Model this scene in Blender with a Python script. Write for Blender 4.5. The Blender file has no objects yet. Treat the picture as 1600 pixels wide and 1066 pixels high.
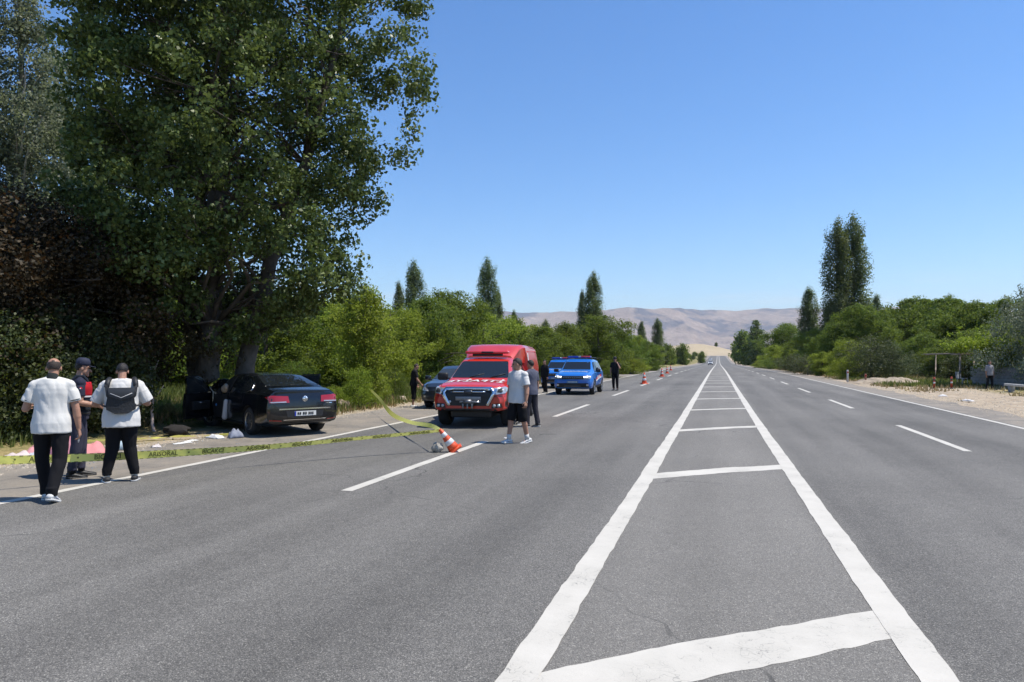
import bpy, bmesh, math, random
import numpy as np
from mathutils import Vector, Matrix, noise as mnoise
from mathutils.bvhtree import BVHTree

R = math.radians
scene = bpy.context.scene
col = scene.collection

# ---------------------------------------------------------------- camera
cam_data = bpy.data.cameras.new("camera")
cam_data.sensor_width = 36.0
cam_data.lens = 25.875
cam_data.clip_start = 0.05
cam_data.clip_end = 60000.0
cam = bpy.data.objects.new("camera", cam_data)
col.objects.link(cam)
cam.location = (0, 0, 1.72)
cam.rotation_euler = (R(91.345), 0, R(15.64))
scene.camera = cam

# ---------------------------------------------------------------- daylight
SUN_EL, SUN_AZ = 63.0, 78.0          # azimuth measured from +Y (along the road) towards +X
world = bpy.data.worlds.new("World")
scene.world = world
world.use_nodes = True
wn = world.node_tree
wn.nodes.clear()
w_out = wn.nodes.new("ShaderNodeOutputWorld")
w_bg = wn.nodes.new("ShaderNodeBackground")
w_sky = wn.nodes.new("ShaderNodeTexSky")
w_sky.sky_type = 'NISHITA'
w_sky.sun_disc = False
w_sky.sun_elevation = R(SUN_EL)
w_sky.sun_rotation = R(SUN_AZ)
w_sky.altitude = 1100
w_sky.air_density = 1.15
w_sky.dust_density = 0.35
w_sky.ozone_density = 2.2
w_bg.inputs["Strength"].default_value = 0.13
w_hs = wn.nodes.new("ShaderNodeHueSaturation")
w_hs.inputs["Saturation"].default_value = 1.25
wn.links.new(w_sky.outputs["Color"], w_hs.inputs["Color"])
w_tint = wn.nodes.new("ShaderNodeMix"); w_tint.data_type = 'RGBA'; w_tint.blend_type = 'MULTIPLY'; w_tint.inputs[0].default_value = 1.0
w_tint.inputs[7].default_value = (0.785, 0.895, 1.03, 1)
wn.links.new(w_hs.outputs["Color"], w_tint.inputs[6])
# a few faint cirrus streaks low over the ridge
w_tc = wn.nodes.new("ShaderNodeTexCoord"); w_mp = wn.nodes.new("ShaderNodeMapping"); w_mp.inputs["Scale"].default_value = (3.0, 3.0, 42.0)
w_no = wn.nodes.new("ShaderNodeTexNoise"); w_no.inputs["Scale"].default_value = 2.2; w_no.inputs["Detail"].default_value = 6
w_sp = wn.nodes.new("ShaderNodeSeparateXYZ")
wn.links.new(w_tc.outputs["Generated"], w_mp.inputs[0]); wn.links.new(w_mp.outputs[0], w_no.inputs["Vector"]); wn.links.new(w_tc.outputs["Generated"], w_sp.inputs[0])
w_r1 = wn.nodes.new("ShaderNodeMapRange"); w_r1.inputs[1].default_value = .54; w_r1.inputs[2].default_value = .74; wn.links.new(w_no.outputs["Fac"], w_r1.inputs[0])
w_r2 = wn.nodes.new("ShaderNodeMapRange"); w_r2.inputs[1].default_value = .115; w_r2.inputs[2].default_value = .06; wn.links.new(w_sp.outputs[2], w_r2.inputs[0])
w_mm = wn.nodes.new("ShaderNodeMath"); w_mm.operation = 'MULTIPLY'; wn.links.new(w_r1.outputs[0], w_mm.inputs[0]); wn.links.new(w_r2.outputs[0], w_mm.inputs[1])
w_m2 = wn.nodes.new("ShaderNodeMath"); w_m2.operation = 'MULTIPLY'; w_m2.inputs[1].default_value = .38; wn.links.new(w_mm.outputs[0], w_m2.inputs[0])
w_cl = wn.nodes.new("ShaderNodeMix"); w_cl.data_type = 'RGBA'; w_cl.inputs[7].default_value = (5.6, 5.8, 6.1, 1)
wn.links.new(w_m2.outputs[0], w_cl.inputs[0]); wn.links.new(w_tint.outputs[2], w_cl.inputs[6])
wn.links.new(w_cl.outputs[2], w_bg.inputs["Color"])
wn.links.new(w_bg.outputs["Background"], w_out.inputs["Surface"])

sun_data = bpy.data.lights.new("sun", 'SUN')
sun_data.energy = 4.7
sun_data.angle = R(0.53)
sun_data.color = (1.0, 0.935, 0.83)
sun = bpy.data.objects.new("sun", sun_data)
col.objects.link(sun)
_d = Vector((math.sin(R(SUN_AZ)) * math.cos(R(SUN_EL)), math.cos(R(SUN_AZ)) * math.cos(R(SUN_EL)), math.sin(R(SUN_EL))))
sun.location = _d * 80
sun.rotation_euler = _d.to_track_quat('Z', 'Y').to_euler()

vs = scene.view_settings
vs.view_transform = 'Standard'
vs.look = 'None'
vs.gamma = 1.0
vs.exposure = 0.45
vs.use_curve_mapping = False

cy = scene.cycles
cy.max_bounces = 8
cy.diffuse_bounces = 3
cy.glossy_bounces = 3
cy.transmission_bounces = 4
cy.transparent_max_bounces = 8
cy.volume_bounces = 0
cy.use_denoising = True
cy.denoiser = 'OPENIMAGEDENOISE'
cy.denoising_input_passes = 'RGB_ALBEDO_NORMAL'
cy.sample_clamp_indirect = 6.0
cy.caustics_reflective = False
cy.caustics_refractive = False

# ---------------------------------------------------------------- helpers
def tag(o, label=None, cat=None, group=None, kind=None):
    if label: o["label"] = label
    if cat: o["category"] = cat
    if group: o["group"] = group
    if kind: o["kind"] = kind
    return o

def link(name, mesh, parent=None, mats=None):
    o = bpy.data.objects.new(name, mesh)
    col.objects.link(o)
    if parent is not None: o.parent = parent
    if mats is not None:
        if not isinstance(mats, (list, tuple)): mats = [mats]
        if len(mesh.materials) == 0:
            for m in mats: mesh.materials.append(m)
    return o

def empty(name, loc, rz=0.0, label=None, cat=None, group=None):
    o = bpy.data.objects.new(name, None)
    o.empty_display_size = 0.3
    col.objects.link(o)
    o.location = loc
    o.rotation_euler = (0, 0, rz)
    return tag(o, label, cat, group)

class Geo:
    """collects primitive shapes for one mesh"""
    def __init__(s):
        s.v = []; s.f = []; s.m = []; s.sm = []
    def add(s, vs_, fs_, mat=0, smooth=True, M=None):
        b = len(s.v)
        if M is not None: vs_ = [M @ Vector(p) for p in vs_]
        s.v.extend([tuple(p) for p in vs_])
        for f in fs_:
            s.f.append(tuple(b + i for i in f)); s.m.append(mat); s.sm.append(smooth)
        return s
    def box(s, c, d, mat=0, M=None, bev=0.0):
        x, y, z = c; a, b, h = d[0] / 2, d[1] / 2, d[2] / 2
        if bev <= 0:
            v = [(x-a,y-b,z-h),(x+a,y-b,z-h),(x+a,y+b,z-h),(x-a,y+b,z-h),(x-a,y-b,z+h),(x+a,y-b,z+h),(x+a,y+b,z+h),(x-a,y+b,z+h)]
            return s.add(v, [(3,2,1,0),(4,5,6,7),(0,1,5,4),(1,2,6,5),(2,3,7,6),(3,0,4,7)], mat, False, M)
        bm = bmesh.new(); bmesh.ops.create_cube(bm, size=1.0)
        for q in bm.verts: q.co = Vector((x + q.co.x * d[0], y + q.co.y * d[1], z + q.co.z * d[2]))
        bmesh.ops.bevel(bm, geom=list(bm.edges), offset=bev, segments=2, affect='EDGES', profile=0.5)
        return s.bm(bm, mat, True, M)
    def bm(s, bm, mat=0, smooth=True, M=None):
        bm.verts.index_update()
        s.add([q.co.copy() for q in bm.verts], [[q.index for q in f.verts] for f in bm.faces], mat, smooth, M)
        bm.free(); return s
    def tube(s, pts, rad, seg=8, mat=0, caps=True, M=None):
        pts = [Vector(p) for p in pts]; n = len(pts)
        if not hasattr(rad, '__len__'): rad = [rad] * n
        vs_ = []; fs_ = []
        up = Vector((0, 0, 1))
        for i in range(n):
            t = (pts[min(i+1, n-1)] - pts[max(i-1, 0)])
            t = t.normalized() if t.length > 1e-9 else Vector((0, 0, 1))
            a = t.cross(up)
            if a.length < 0.05: a = t.cross(Vector((1, 0, 0)))
            a.normalize(); b = a.cross(t).normalized()
            for k in range(seg):
                an = 2 * math.pi * k / seg
                vs_.append(pts[i] + (a * math.cos(an) + b * math.sin(an)) * rad[i])
        for i in range(n - 1):
            for k in range(seg):
                k2 = (k + 1) % seg
                fs_.append((i*seg+k, i*seg+k2, (i+1)*seg+k2, (i+1)*seg+k))
        if caps:
            fs_.append(tuple(range(seg-1, -1, -1))); fs_.append(tuple((n-1)*seg+k for k in range(seg)))
        return s.add(vs_, fs_, mat, True, M)
    def rings(s, rings, mat=0, caps=True, M=None, smooth=True):
        """closed loops of equal length, lofted"""
        seg = len(rings[0]); vs_ = [p for r in rings for p in r]; fs_ = []
        for i in range(len(rings) - 1):
            for k in range(seg):
                k2 = (k + 1) % seg
                fs_.append((i*seg+k, i*seg+k2, (i+1)*seg+k2, (i+1)*seg+k))
        if caps:
            fs_.append(tuple(range(seg-1, -1, -1))); fs_.append(tuple((len(rings)-1)*seg+k for k in range(seg)))
        return s.add(vs_, fs_, mat, smooth, M)
    def ell(s, c, r, mat=0, seg=14, rows=9, M=None):
        c = Vector(c); rings_ = []
        for i in range(1, rows):
            th = math.pi * i / rows
            rings_.append([(c.x + r[0]*math.sin(th)*math.cos(2*math.pi*k/seg), c.y + r[1]*math.sin(th)*math.sin(2*math.pi*k/seg), c.z - r[2]*math.cos(th)) for k in range(seg)])
        return s.rings(rings_, mat, True, M)
    def cone2(s, p1, r1, p2, r2, mat=0, seg=12, M=None):
        p1 = Vector(p1); p2 = Vector(p2); d = (p2 - p1)
        d = d.normalized() if d.length > 1e-9 else Vector((0, 0, 1))
        pts = []; rs = []
        for a in (80, 55, 30): pts.append(p1 - d * r1 * math.sin(R(a))); rs.append(r1 * math.cos(R(a)))
        pts.append(p1); rs.append(r1); pts.append(p2); rs.append(r2)
        for a in (30, 55, 80): pts.append(p2 + d * r2 * math.sin(R(a))); rs.append(r2 * math.cos(R(a)))
        return s.tube(pts, rs, seg, mat, True, M)
    def lathe(s, prof, axis='z', c=(0, 0, 0), seg=20, mat=0, M=None, caps=True):
        """prof: (radius, height) pairs"""
        rings_ = []
        for r, h in prof:
            ring = []
            for k in range(seg):
                a = 2*math.pi*k/seg; u, v = r*math.cos(a), r*math.sin(a)
                p = (u, v, h) if axis == 'z' else ((v, h, u) if axis == 'y' else (h, u, v))
                ring.append((p[0]+c[0], p[1]+c[1], p[2]+c[2]))
            rings_.append(ring)
        return s.rings(rings_, mat, caps, M)
    def mesh(s, name, sharp=None):
        me = bpy.data.meshes.new(name)
        me.from_pydata(s.v, [], s.f)
        me.polygons.foreach_set("material_index", s.m)
        me.polygons.foreach_set("use_smooth", s.sm)
        if sharp is not None:
            me.polygons.foreach_set("use_smooth", [True] * len(s.f))
            me.set_sharp_from_angle(angle=R(sharp))
        me.update()
        return me
    def obj(s, name, mats, parent=None, sharp=None):
        me = s.mesh(name, sharp)
        for m in (mats if isinstance(mats, (list, tuple)) else [mats]): me.materials.append(m)
        return link(name, me, parent)

def np_mesh(name, V, quads=None, tris=None):
    """fast mesh from numpy: V (N,3), quads (M,4) or tris (M,3)"""
    F = quads if quads is not None else tris
    k = F.shape[1]
    me = bpy.data.meshes.new(name)
    me.vertices.add(len(V)); me.vertices.foreach_set("co", np.ascontiguousarray(V, dtype=np.float32).ravel())
    me.loops.add(F.size); me.loops.foreach_set("vertex_index", np.ascontiguousarray(F, dtype=np.int32).ravel())
    me.polygons.add(len(F)); me.polygons.foreach_set("loop_start", np.arange(0, F.size, k, dtype=np.int32))
    me.update(calc_edges=True)
    return me

# ---------------------------------------------------------------- materials
def mat(name, color, rough=0.6, metal=0.0, spec=0.5, coat=0.0, var=0.0, vscale=8.0, bump=0.0, bscale=40.0, sheen=0.0, trans=0.0, emit=None, emit_s=0.0):
    m = bpy.data.materials.new(name); m.use_nodes = True
    nt = m.node_tree; p = nt.nodes["Principled BSDF"]
    p.inputs["Base Color"].default_value = (*color, 1)
    p.inputs["Roughness"].default_value = rough
    p.inputs["Metallic"].default_value = metal
    p.inputs["Specular IOR Level"].default_value = spec
    p.inputs["Coat Weight"].default_value = coat
    p.inputs["Coat Roughness"].default_value = 0.06
    p.inputs["Transmission Weight"].default_value = trans
    if sheen: p.inputs["Sheen Weight"].default_value = sheen
    if emit:
        p.inputs["Emission Color"].default_value = (*emit, 1); p.inputs["Emission Strength"].default_value = emit_s
    tc = nt.nodes.new("ShaderNodeTexCoord")
    if var > 0:
        n = nt.nodes.new("ShaderNodeTexNoise"); n.inputs["Scale"].default_value = vscale; n.inputs["Detail"].default_value = 5
        nt.links.new(tc.outputs["Object"], n.inputs["Vector"])
        mr = nt.nodes.new("ShaderNodeMapRange"); mr.inputs["From Min"].default_value = 0.3; mr.inputs["From Max"].default_value = 0.7
        mr.inputs["To Min"].default_value = 1 - var; mr.inputs["To Max"].default_value = 1 + var
        nt.links.new(n.outputs["Fac"], mr.inputs["Value"])
        mx = nt.nodes.new("ShaderNodeVectorMath"); mx.operation = 'SCALE'; mx.inputs[0].default_value = color
        nt.links.new(mr.outputs["Result"], mx.inputs["Scale"]); nt.links.new(mx.outputs["Vector"], p.inputs["Base Color"])
    if bump > 0:
        n2 = nt.nodes.new("ShaderNodeTexNoise"); n2.inputs["Scale"].default_value = bscale; n2.inputs["Detail"].default_value = 4
        nt.links.new(tc.outputs["Object"], n2.inputs["Vector"])
        b = nt.nodes.new("ShaderNodeBump"); b.inputs["Strength"].default_value = bump; b.inputs["Distance"].default_value = 0.02
        nt.links.new(n2.outputs["Fac"], b.inputs["Height"]); nt.links.new(b.outputs["Normal"], p.inputs["Normal"])
    return m

def ramp(nt, src, stops):
    r = nt.nodes.new("ShaderNodeValToRGB")
    e = r.color_ramp.elements
    while len(e) < len(stops): e.new(0.5)
    for i, (pos, c) in enumerate(stops):
        e[i].position = pos; e[i].color = (*c, 1) if len(c) == 3 else c
    nt.links.new(src, r.inputs["Fac"])
    return r.outputs["Color"]

def nnoise(nt, vec, scale, detail=4, rough=0.55, dist=0.0):
    n = nt.nodes.new("ShaderNodeTexNoise")
    n.inputs["Scale"].default_value = scale; n.inputs["Detail"].default_value = detail
    n.inputs["Roughness"].default_value = rough; n.inputs["Distortion"].default_value = dist
    nt.links.new(vec, n.inputs["Vector"])
    return n.outputs["Fac"]

def nmix(nt, fac, a, b, mode='MIX'):
    m = nt.nodes.new("ShaderNodeMix"); m.data_type = 'RGBA'; m.blend_type = mode; m.clamp_result = False
    def put(sock, v):
        if isinstance(v, (tuple, list)): sock.default_value = (*v, 1) if len(v) == 3 else v
        elif isinstance(v, (int, float)): sock.default_value = v
        else: nt.links.new(v, sock)
    put(m.inputs[0], fac); put(m.inputs[6], a); put(m.inputs[7], b)
    return m.outputs[2]

def nmath(nt, op, a, b=None, c=None, clamp=False):
    m = nt.nodes.new("ShaderNodeMath"); m.operation = op; m.use_clamp = clamp
    for i, v in enumerate((a, b, c)):
        if v is None: continue
        if isinstance(v, (int, float)): m.inputs[i].default_value = v
        else: nt.links.new(v, m.inputs[i])
    return m.outputs[0]

def nrange(nt, v, a, b, c=0.0, d=1.0):
    m = nt.nodes.new("ShaderNodeMapRange")
    for i, x in zip((1, 2, 3, 4), (a, b, c, d)): m.inputs[i].default_value = x
    nt.links.new(v, m.inputs[0]); return m.outputs[0]

def nbump(nt, h, strength, dist=0.01, normal=None):
    b = nt.nodes.new("ShaderNodeBump"); b.inputs["Strength"].default_value = strength; b.inputs["Distance"].default_value = dist
    nt.links.new(h, b.inputs["Height"])
    if normal is not None: nt.links.new(normal, b.inputs["Normal"])
    return b.outputs["Normal"]
# ================================================================ SETTING
def sstep(a, b, x):
    t = np.clip((x - a) / (b - a), 0, 1); return t * t * (3 - 2 * t)

_RY = np.array([-80, 0, 90, 140, 215, 300, 400, 520, 650, 740, 820, 880, 1000.])
_RZ = np.array([0, 0, 0, -.18, -.55, -.95, -1.15, -.2, 1.9, 3.5, 4.6, 4.3, 1.0])
def road_z(y):
    y = np.asarray(y, dtype=float)
    # smooth the polyline a little
    acc = 0
    for o in (-36, -18, 0, 18, 36): acc = acc + np.interp(y + o * np.clip(y / 200, 0, 1), _RY, _RZ)
    return acc / 5

def vnoise(x, y, sc, seed=0):
    """cheap value noise on numpy arrays"""
    x = np.asarray(x, float) * sc + seed * 17.31; y = np.asarray(y, float) * sc + seed * 9.77
    xi = np.floor(x); yi = np.floor(y); fx = x - xi; fy = y - yi
    fx = fx * fx * (3 - 2 * fx); fy = fy * fy * (3 - 2 * fy)
    def h(a, b):
        q = np.sin(a * 127.1 + b * 311.7 + seed * 74.7) * 43758.5453
        return q - np.floor(q)
    return (h(xi, yi) * (1 - fx) + h(xi + 1, yi) * fx) * (1 - fy) + (h(xi, yi + 1) * (1 - fx) + h(xi + 1, yi + 1) * fx) * fy

def ground_z(x, y):
    x = np.asarray(x, float); y = np.asarray(y, float)
    rz = road_z(np.clip(y, -80, 1000))
    side = np.where(x < 0, np.clip(-x - 10.9, 0, None), np.clip(x - 8.75, 0, None))
    off = np.clip(side, 0, 1)
    bumps = (vnoise(x, y, 0.5, 1) - .5) * .16 + (vnoise(x, y, 1.7, 2) - .5) * .07
    z = rz - 0.03 + bumps * sstep(0.3, 2.0, side)
    # the dirt forecourt on the right is flat, the left bank rises slightly
    z = z + np.where(x < 0, .22, .0) * sstep(1.0, 4.0, side)
    z = z + sstep(30, 300, side) * (vnoise(x, y, .012, 3) - .4) * 3.0 * sstep(40, 300, y)
    # straw hill behind the end of the road
    hill = 13.5 * np.exp(-(((x + 24) / 46) ** 2 + ((y - 960) / 75) ** 2)) + 9 * np.exp(-(((x + 85) / 60) ** 2 + ((y - 990) / 90) ** 2)) + 5 * np.exp(-(((x - 40) / 60) ** 2 + ((y - 1000) / 80) ** 2))
    z = z + hill * sstep(825, 900, y)
    # the far valley floor
    far = sstep(1000, 2200, np.hypot(x, y))
    return z * (1 - far) + far * (-6.0 + 2 * vnoise(x, y, .002, 4))

def axis_pts(lst):
    out = []
    for a, b, n in lst: out += list(np.linspace(a, b, n, endpoint=False))
    return np.array(out)

def m_ground():
    m = bpy.data.materials.new("dry_verge_ground"); m.use_nodes = True; nt = m.node_tree
    p = nt.nodes["Principled BSDF"]; p.inputs["Roughness"].default_value = 0.95; p.inputs["Specular IOR Level"].default_value = 0.15
    g = nt.nodes.new("ShaderNodeNewGeometry"); sx = nt.nodes.new("ShaderNodeSeparateXYZ")
    nt.links.new(g.outputs["Position"], sx.inputs[0]); P = g.outputs["Position"]; X, Y = sx.outputs[0], sx.outputs[1]
    n1 = nnoise(nt, P, .35, 5); n2 = nnoise(nt, P, 2.6, 6, .65); n3 = nnoise(nt, P, 26, 4, .7); nbig = nnoise(nt, P, .012, 4)
    dirt = ramp(nt, n2, [(.3, (.30, .235, .165)), (.55, (.42, .345, .255)), (.75, (.52, .44, .34))])
    straw = ramp(nt, n3, [(.25, (.16, .12, .055)), (.5, (.36, .28, .13)), (.75, (.50, .41, .21))])
    green = ramp(nt, n3, [(.25, (.025, .04, .012)), (.5, (.07, .095, .028)), (.75, (.13, .15, .05))])
    field = nmix(nt, nrange(nt, nmath(nt, 'ADD', n1, nmath(nt, 'MULTIPLY', n2, .4)), .58, .82), green, straw)
    # bare grit next to the asphalt, wide on the forecourt
    left = nrange(nt, nmath(nt, 'ADD', X, nmath(nt, 'MULTIPLY', n2, 1.6)), -11.6, -10.3)
    yfc = nmath(nt, 'MULTIPLY', nrange(nt, Y, 15, 19), nrange(nt, nmath(nt, 'ADD', Y, nmath(nt, 'MULTIPLY', n1, 8)), 58, 52))
    edge = nmath(nt, 'ADD', 10.4, nmath(nt, 'MULTIPLY', yfc, 3.6))
    rr = nmath(nt, 'SUBTRACT', nmath(nt, 'ADD', edge, nmath(nt, 'MULTIPLY', n2, 2.4)), X)
    right = nrange(nt, rr, .5, 1.9)
    bare = nmath(nt, 'MULTIPLY', left, right)
    c = nmix(nt, bare, field, dirt)
    # far: straw hill and pale valley floor
    hillc = ramp(nt, nbig, [(.35, (.31, .255, .17)), (.6, (.40, .33, .225)), (.8, (.34, .275, .18))])
    c = nmix(nt, nrange(nt, Y, 820, 900), c, hillc)
    val = ramp(nt, nnoise(nt, P, .004, 6), [(.35, (.10, .12, .05)), (.5, (.34, .28, .17)), (.7, (.44, .36, .24))])
    c = nmix(nt, nrange(nt, Y, 1300, 1900), c, val)
    nt.links.new(c, p.inputs["Base Color"])
    nt.links.new(nbump(nt, nmath(nt, 'ADD', n3, n2), .7, .06), p.inputs["Normal"])
    return m

def m_asphalt(name, shoulder=False):
    m = bpy.data.materials.new(name); m.use_nodes = True; nt = m.node_tree
    p = nt.nodes["Principled BSDF"]; p.inputs["Roughness"].default_value = 0.82; p.inputs["Specular IOR Level"].default_value = 0.35
    g = nt.nodes.new("ShaderNodeNewGeometry"); P = g.outputs["Position"]
    sx = nt.nodes.new("ShaderNodeSeparateXYZ"); nt.links.new(P, sx.inputs[0]); X, Y = sx.outputs[0], sx.outputs[1]
    # aggregate: stones of 5-12 mm with dark gaps
    vo = nt.nodes.new("ShaderNodeTexVoronoi"); vo.inputs["Scale"].default_value = 120; vo.inputs["Randomness"].default_value = 1
    nt.links.new(P, vo.inputs["Vector"])
    sc = nt.nodes.new("ShaderNodeSeparateColor"); nt.links.new(vo.outputs["Color"], sc.inputs[0])
    stone = ramp(nt, sc.outputs[0], [(0, (.088, .084, .077)), (.22, (.162, .155, .141)), (.85, (.202, .192, .174)), (.985, (.34, .325, .29))])
    gap = nrange(nt, vo.outputs["Distance"], .35, .62)
    c = nmix(nt, nmath(nt, 'MULTIPLY', gap, .6), stone, (.045, .044, .042))
    mp = nt.nodes.new("ShaderNodeMapping"); mp.inputs["Scale"].default_value = (1.0, .06, 1); nt.links.new(P, mp.inputs[0])
    streak = nnoise(nt, mp.outputs[0], 1.4, 4, .5)
    patch = nnoise(nt, P, .35, 5, .6)
    med = nnoise(nt, P, 7, 5, .6)
    k = nmath(nt, 'ADD', nmath(nt, 'ADD', nrange(nt, streak, .3, .7, .83, 1.15), nrange(nt, patch, .3, .7, -.10, .10)), nrange(nt, med, .3, .7, -.07, .07))
    stain = nnoise(nt, P, .11, 3, .5); k = nmath(nt, 'ADD', k, nrange(nt, stain, .32, .68, -.15, .12))
    blot = nmath(nt, 'MULTIPLY', nrange(nt, nnoise(nt, P, .9, 3, .5), .66, .74), -.13); k = nmath(nt, 'ADD', k, blot)
    # the hatched median carries no traffic: dusty, paler and warmer
    mid = nmath(nt, 'MULTIPLY', nrange(nt, X, -1.15, -.9), nrange(nt, X, 1.3, 1.05))
    k = nmath(nt, 'ADD', k, nmath(nt, 'MULTIPLY', mid, .16))
    # polished / oily wheel tracks and a darker repair on the left lanes
    tr = nmath(nt, 'SINE', nmath(nt, 'MULTIPLY', X, 3.5)); k = nmath(nt, 'ADD', k, nmath(nt, 'MULTIPLY', tr, .055))
    scl = nt.nodes.new("ShaderNodeVectorMath"); scl.operation = 'SCALE'
    nt.links.new(c, scl.inputs[0]); nt.links.new(k, scl.inputs["Scale"])
    c2 = scl.outputs[0]
    if shoulder:
        dust = nmath(nt, 'MULTIPLY', nrange(nt, nmath(nt, 'ADD', nnoise(nt, P, 1.1, 6, .65), nmath(nt, 'MULTIPLY', nnoise(nt, P, 9, 4, .7), .35)), .5, .85), .75)
        c2 = nmix(nt, nmath(nt, 'ADD', .25, dust, clamp=True), c2, (.27, .235, .19))
    else:
        c2 = nmix(nt, nmath(nt, 'MULTIPLY', mid, .18), c2, (.22, .205, .18))
    # a few long thin cracks
    cr = nt.nodes.new("ShaderNodeTexVoronoi"); cr.feature = 'DISTANCE_TO_EDGE'; cr.inputs["Scale"].default_value = .16
    wv = nt.nodes.new("ShaderNodeVectorMath"); wv.operation = 'ADD'
    nz = nt.nodes.new("ShaderNodeTexNoise"); nz.inputs["Scale"].default_value = 1.3; nt.links.new(P, nz.inputs["Vector"])
    nt.links.new(P, wv.inputs[0]); nt.links.new(nz.outputs["Color"], wv.inputs[1]); nt.links.new(wv.outputs[0], cr.inputs["Vector"])
    crack = nmath(nt, 'MULTIPLY', nmath(nt, 'LESS_THAN', cr.outputs["Distance"], .0028), nrange(nt, patch, .5, .62))
    c2 = nmix(nt, nmath(nt, 'MULTIPLY', crack, .6), c2, (.03, .03, .03))
    nt.links.new(c2, p.inputs["Base Color"])
    nt.links.new(nbump(nt, nmath(nt, 'SUBTRACT', nmath(nt, 'MULTIPLY', sc.outputs[0], .5), vo.outputs["Distance"]), .55, .006), p.inputs["Normal"])
    return m

def m_paint():
    m = bpy.data.materials.new("worn_white_road_paint"); m.use_nodes = True; nt = m.node_tree
    p = nt.nodes["Principled BSDF"]; p.inputs["Roughness"].default_value = 0.75
    g = nt.nodes.new("ShaderNodeNewGeometry"); P = g.outputs["Position"]
    n1 = nnoise(nt, P, 55, 5, .7); n2 = nnoise(nt, P, 1.7, 5, .65); n3 = nnoise(nt, P, 160, 2, .5)
    wear = nmath(nt, 'ADD', nmath(nt, 'MULTIPLY', n1, .75), nmath(nt, 'MULTIPLY', n2, .5))
    k = nrange(nt, wear, .73, .88)
    c = nmix(nt, nmath(nt, 'MULTIPLY', k, .75), ramp(nt, n2, [(.3, (.53, .505, .45)), (.7, (.44, .42, .37))]), (.16, .16, .155))
    vc = nt.nodes.new('ShaderNodeTexVoronoi'); vc.feature = 'DISTANCE_TO_EDGE'; vc.inputs['Scale'].default_value = 2.6
    va = nt.nodes.new('ShaderNodeVectorMath'); va.operation = 'ADD'; nq = nt.nodes.new('ShaderNodeTexNoise'); nq.inputs['Scale'].default_value = 6; nt.links.new(P, nq.inputs['Vector']); nt.links.new(P, va.inputs[0]); nt.links.new(nq.outputs['Color'], va.inputs[1]); nt.links.new(va.outputs[0], vc.inputs['Vector'])
    c = nmix(nt, nmath(nt, 'MULTIPLY', nmath(nt, 'MULTIPLY', nmath(nt, 'LESS_THAN', vc.outputs['Distance'], .008), nrange(nt, n2, .48, .62)), .6), c, (.10, .10, .097))
    spk = nrange(nt, n3, .66, .74)
    c = nmix(nt, nmath(nt, 'MULTIPLY', spk, .35), c, (.2, .2, .19))
    nt.links.new(c, p.inputs["Base Color"])
    nt.links.new(nbump(nt, n1, .35, .006), p.inputs["Normal"])
    return m

M_GROUND = m_ground(); M_ASPH = m_asphalt("old_asphalt"); M_SHOULDER = m_asphalt("dusty_shoulder_asphalt", True); M_PAINT = m_paint()

# ground sheet
gx = np.concatenate([-np.geomspace(9000, 40, 26), axis_pts([(-38, -24, 18), (-24, -10, 60), (-10, 8, 14), (8, 22, 50), (22, 40, 16)]), np.geomspace(42, 9000, 26)])
gy = np.concatenate([axis_pts([(-400, -40, 6), (-40, 0, 10), (0, 70, 150), (70, 200, 60), (200, 820, 60), (820, 1150, 50)]), np.geomspace(1160, 16000, 26)])
GX, GY = np.meshgrid(gx, gy); GZ = ground_z(GX, GY)
nx_, ny_ = len(gx), len(gy)
idx = np.arange(nx_ * ny_).reshape(ny_, nx_)
q = np.stack([idx[:-1, :-1], idx[:-1, 1:], idx[1:, 1:], idx[1:, :-1]], -1).reshape(-1, 4)
me = np_mesh("ground", np.stack([GX, GY, GZ], -1).reshape(-1, 3), quads=q)
me.polygons.foreach_set("use_smooth", np.ones(len(q), bool))
ground = tag(link("ground", me, None, M_GROUND), kind="structure", label="dry grassy verge and bare dirt beside the road")

def strip(name, xl, xr, y0, y1, z, m, parent=None, step=None, wob=0.0, nxs=2, seed=0):
    """a sheet following the road profile; xl/xr are functions of y or numbers"""
    ys = [y0]
    while ys[-1] < y1:
        d = step or max(.13, min(12, .025 * max(ys[-1], 1))); ys.append(min(y1, ys[-1] + d))
    ys = np.array(ys); n = len(ys)
    L = xl(ys) if callable(xl) else np.full(n, xl, float); Rr = xr(ys) if callable(xr) else np.full(n, xr, float)
    if wob:
        L = L + (vnoise(ys, ys * 0 + 3, .6, seed) - .5) * wob * .4 + ((vnoise(ys, ys * 0 + 5, 5.1, seed) - .5) * .5 + (vnoise(ys, ys * 0 + 1, 17.3, seed) - .5) * .4) * wob
        Rr = Rr + (vnoise(ys, ys * 0 + 8, .6, seed + 1) - .5) * wob * .4 + ((vnoise(ys, ys * 0 + 2, 5.1, seed) - .5) * .5 + (vnoise(ys, ys * 0 + 4, 16.1, seed) - .5) * .4) * wob
    V = np.zeros((n, nxs, 3)); t = np.linspace(0, 1, nxs)
    V[:, :, 0] = L[:, None] * (1 - t) + Rr[:, None] * t; V[:, :, 1] = ys[:, None]; V[:, :, 2] = road_z(ys)[:, None] + z
    ii = np.arange(n * nxs).reshape(n, nxs)
    q = np.stack([ii[:-1, :-1], ii[:-1, 1:], ii[1:, 1:], ii[1:, :-1]], -1).reshape(-1, 4)
    return link(name, np_mesh(name, V.reshape(-1, 3), quads=q), parent, m)

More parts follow.
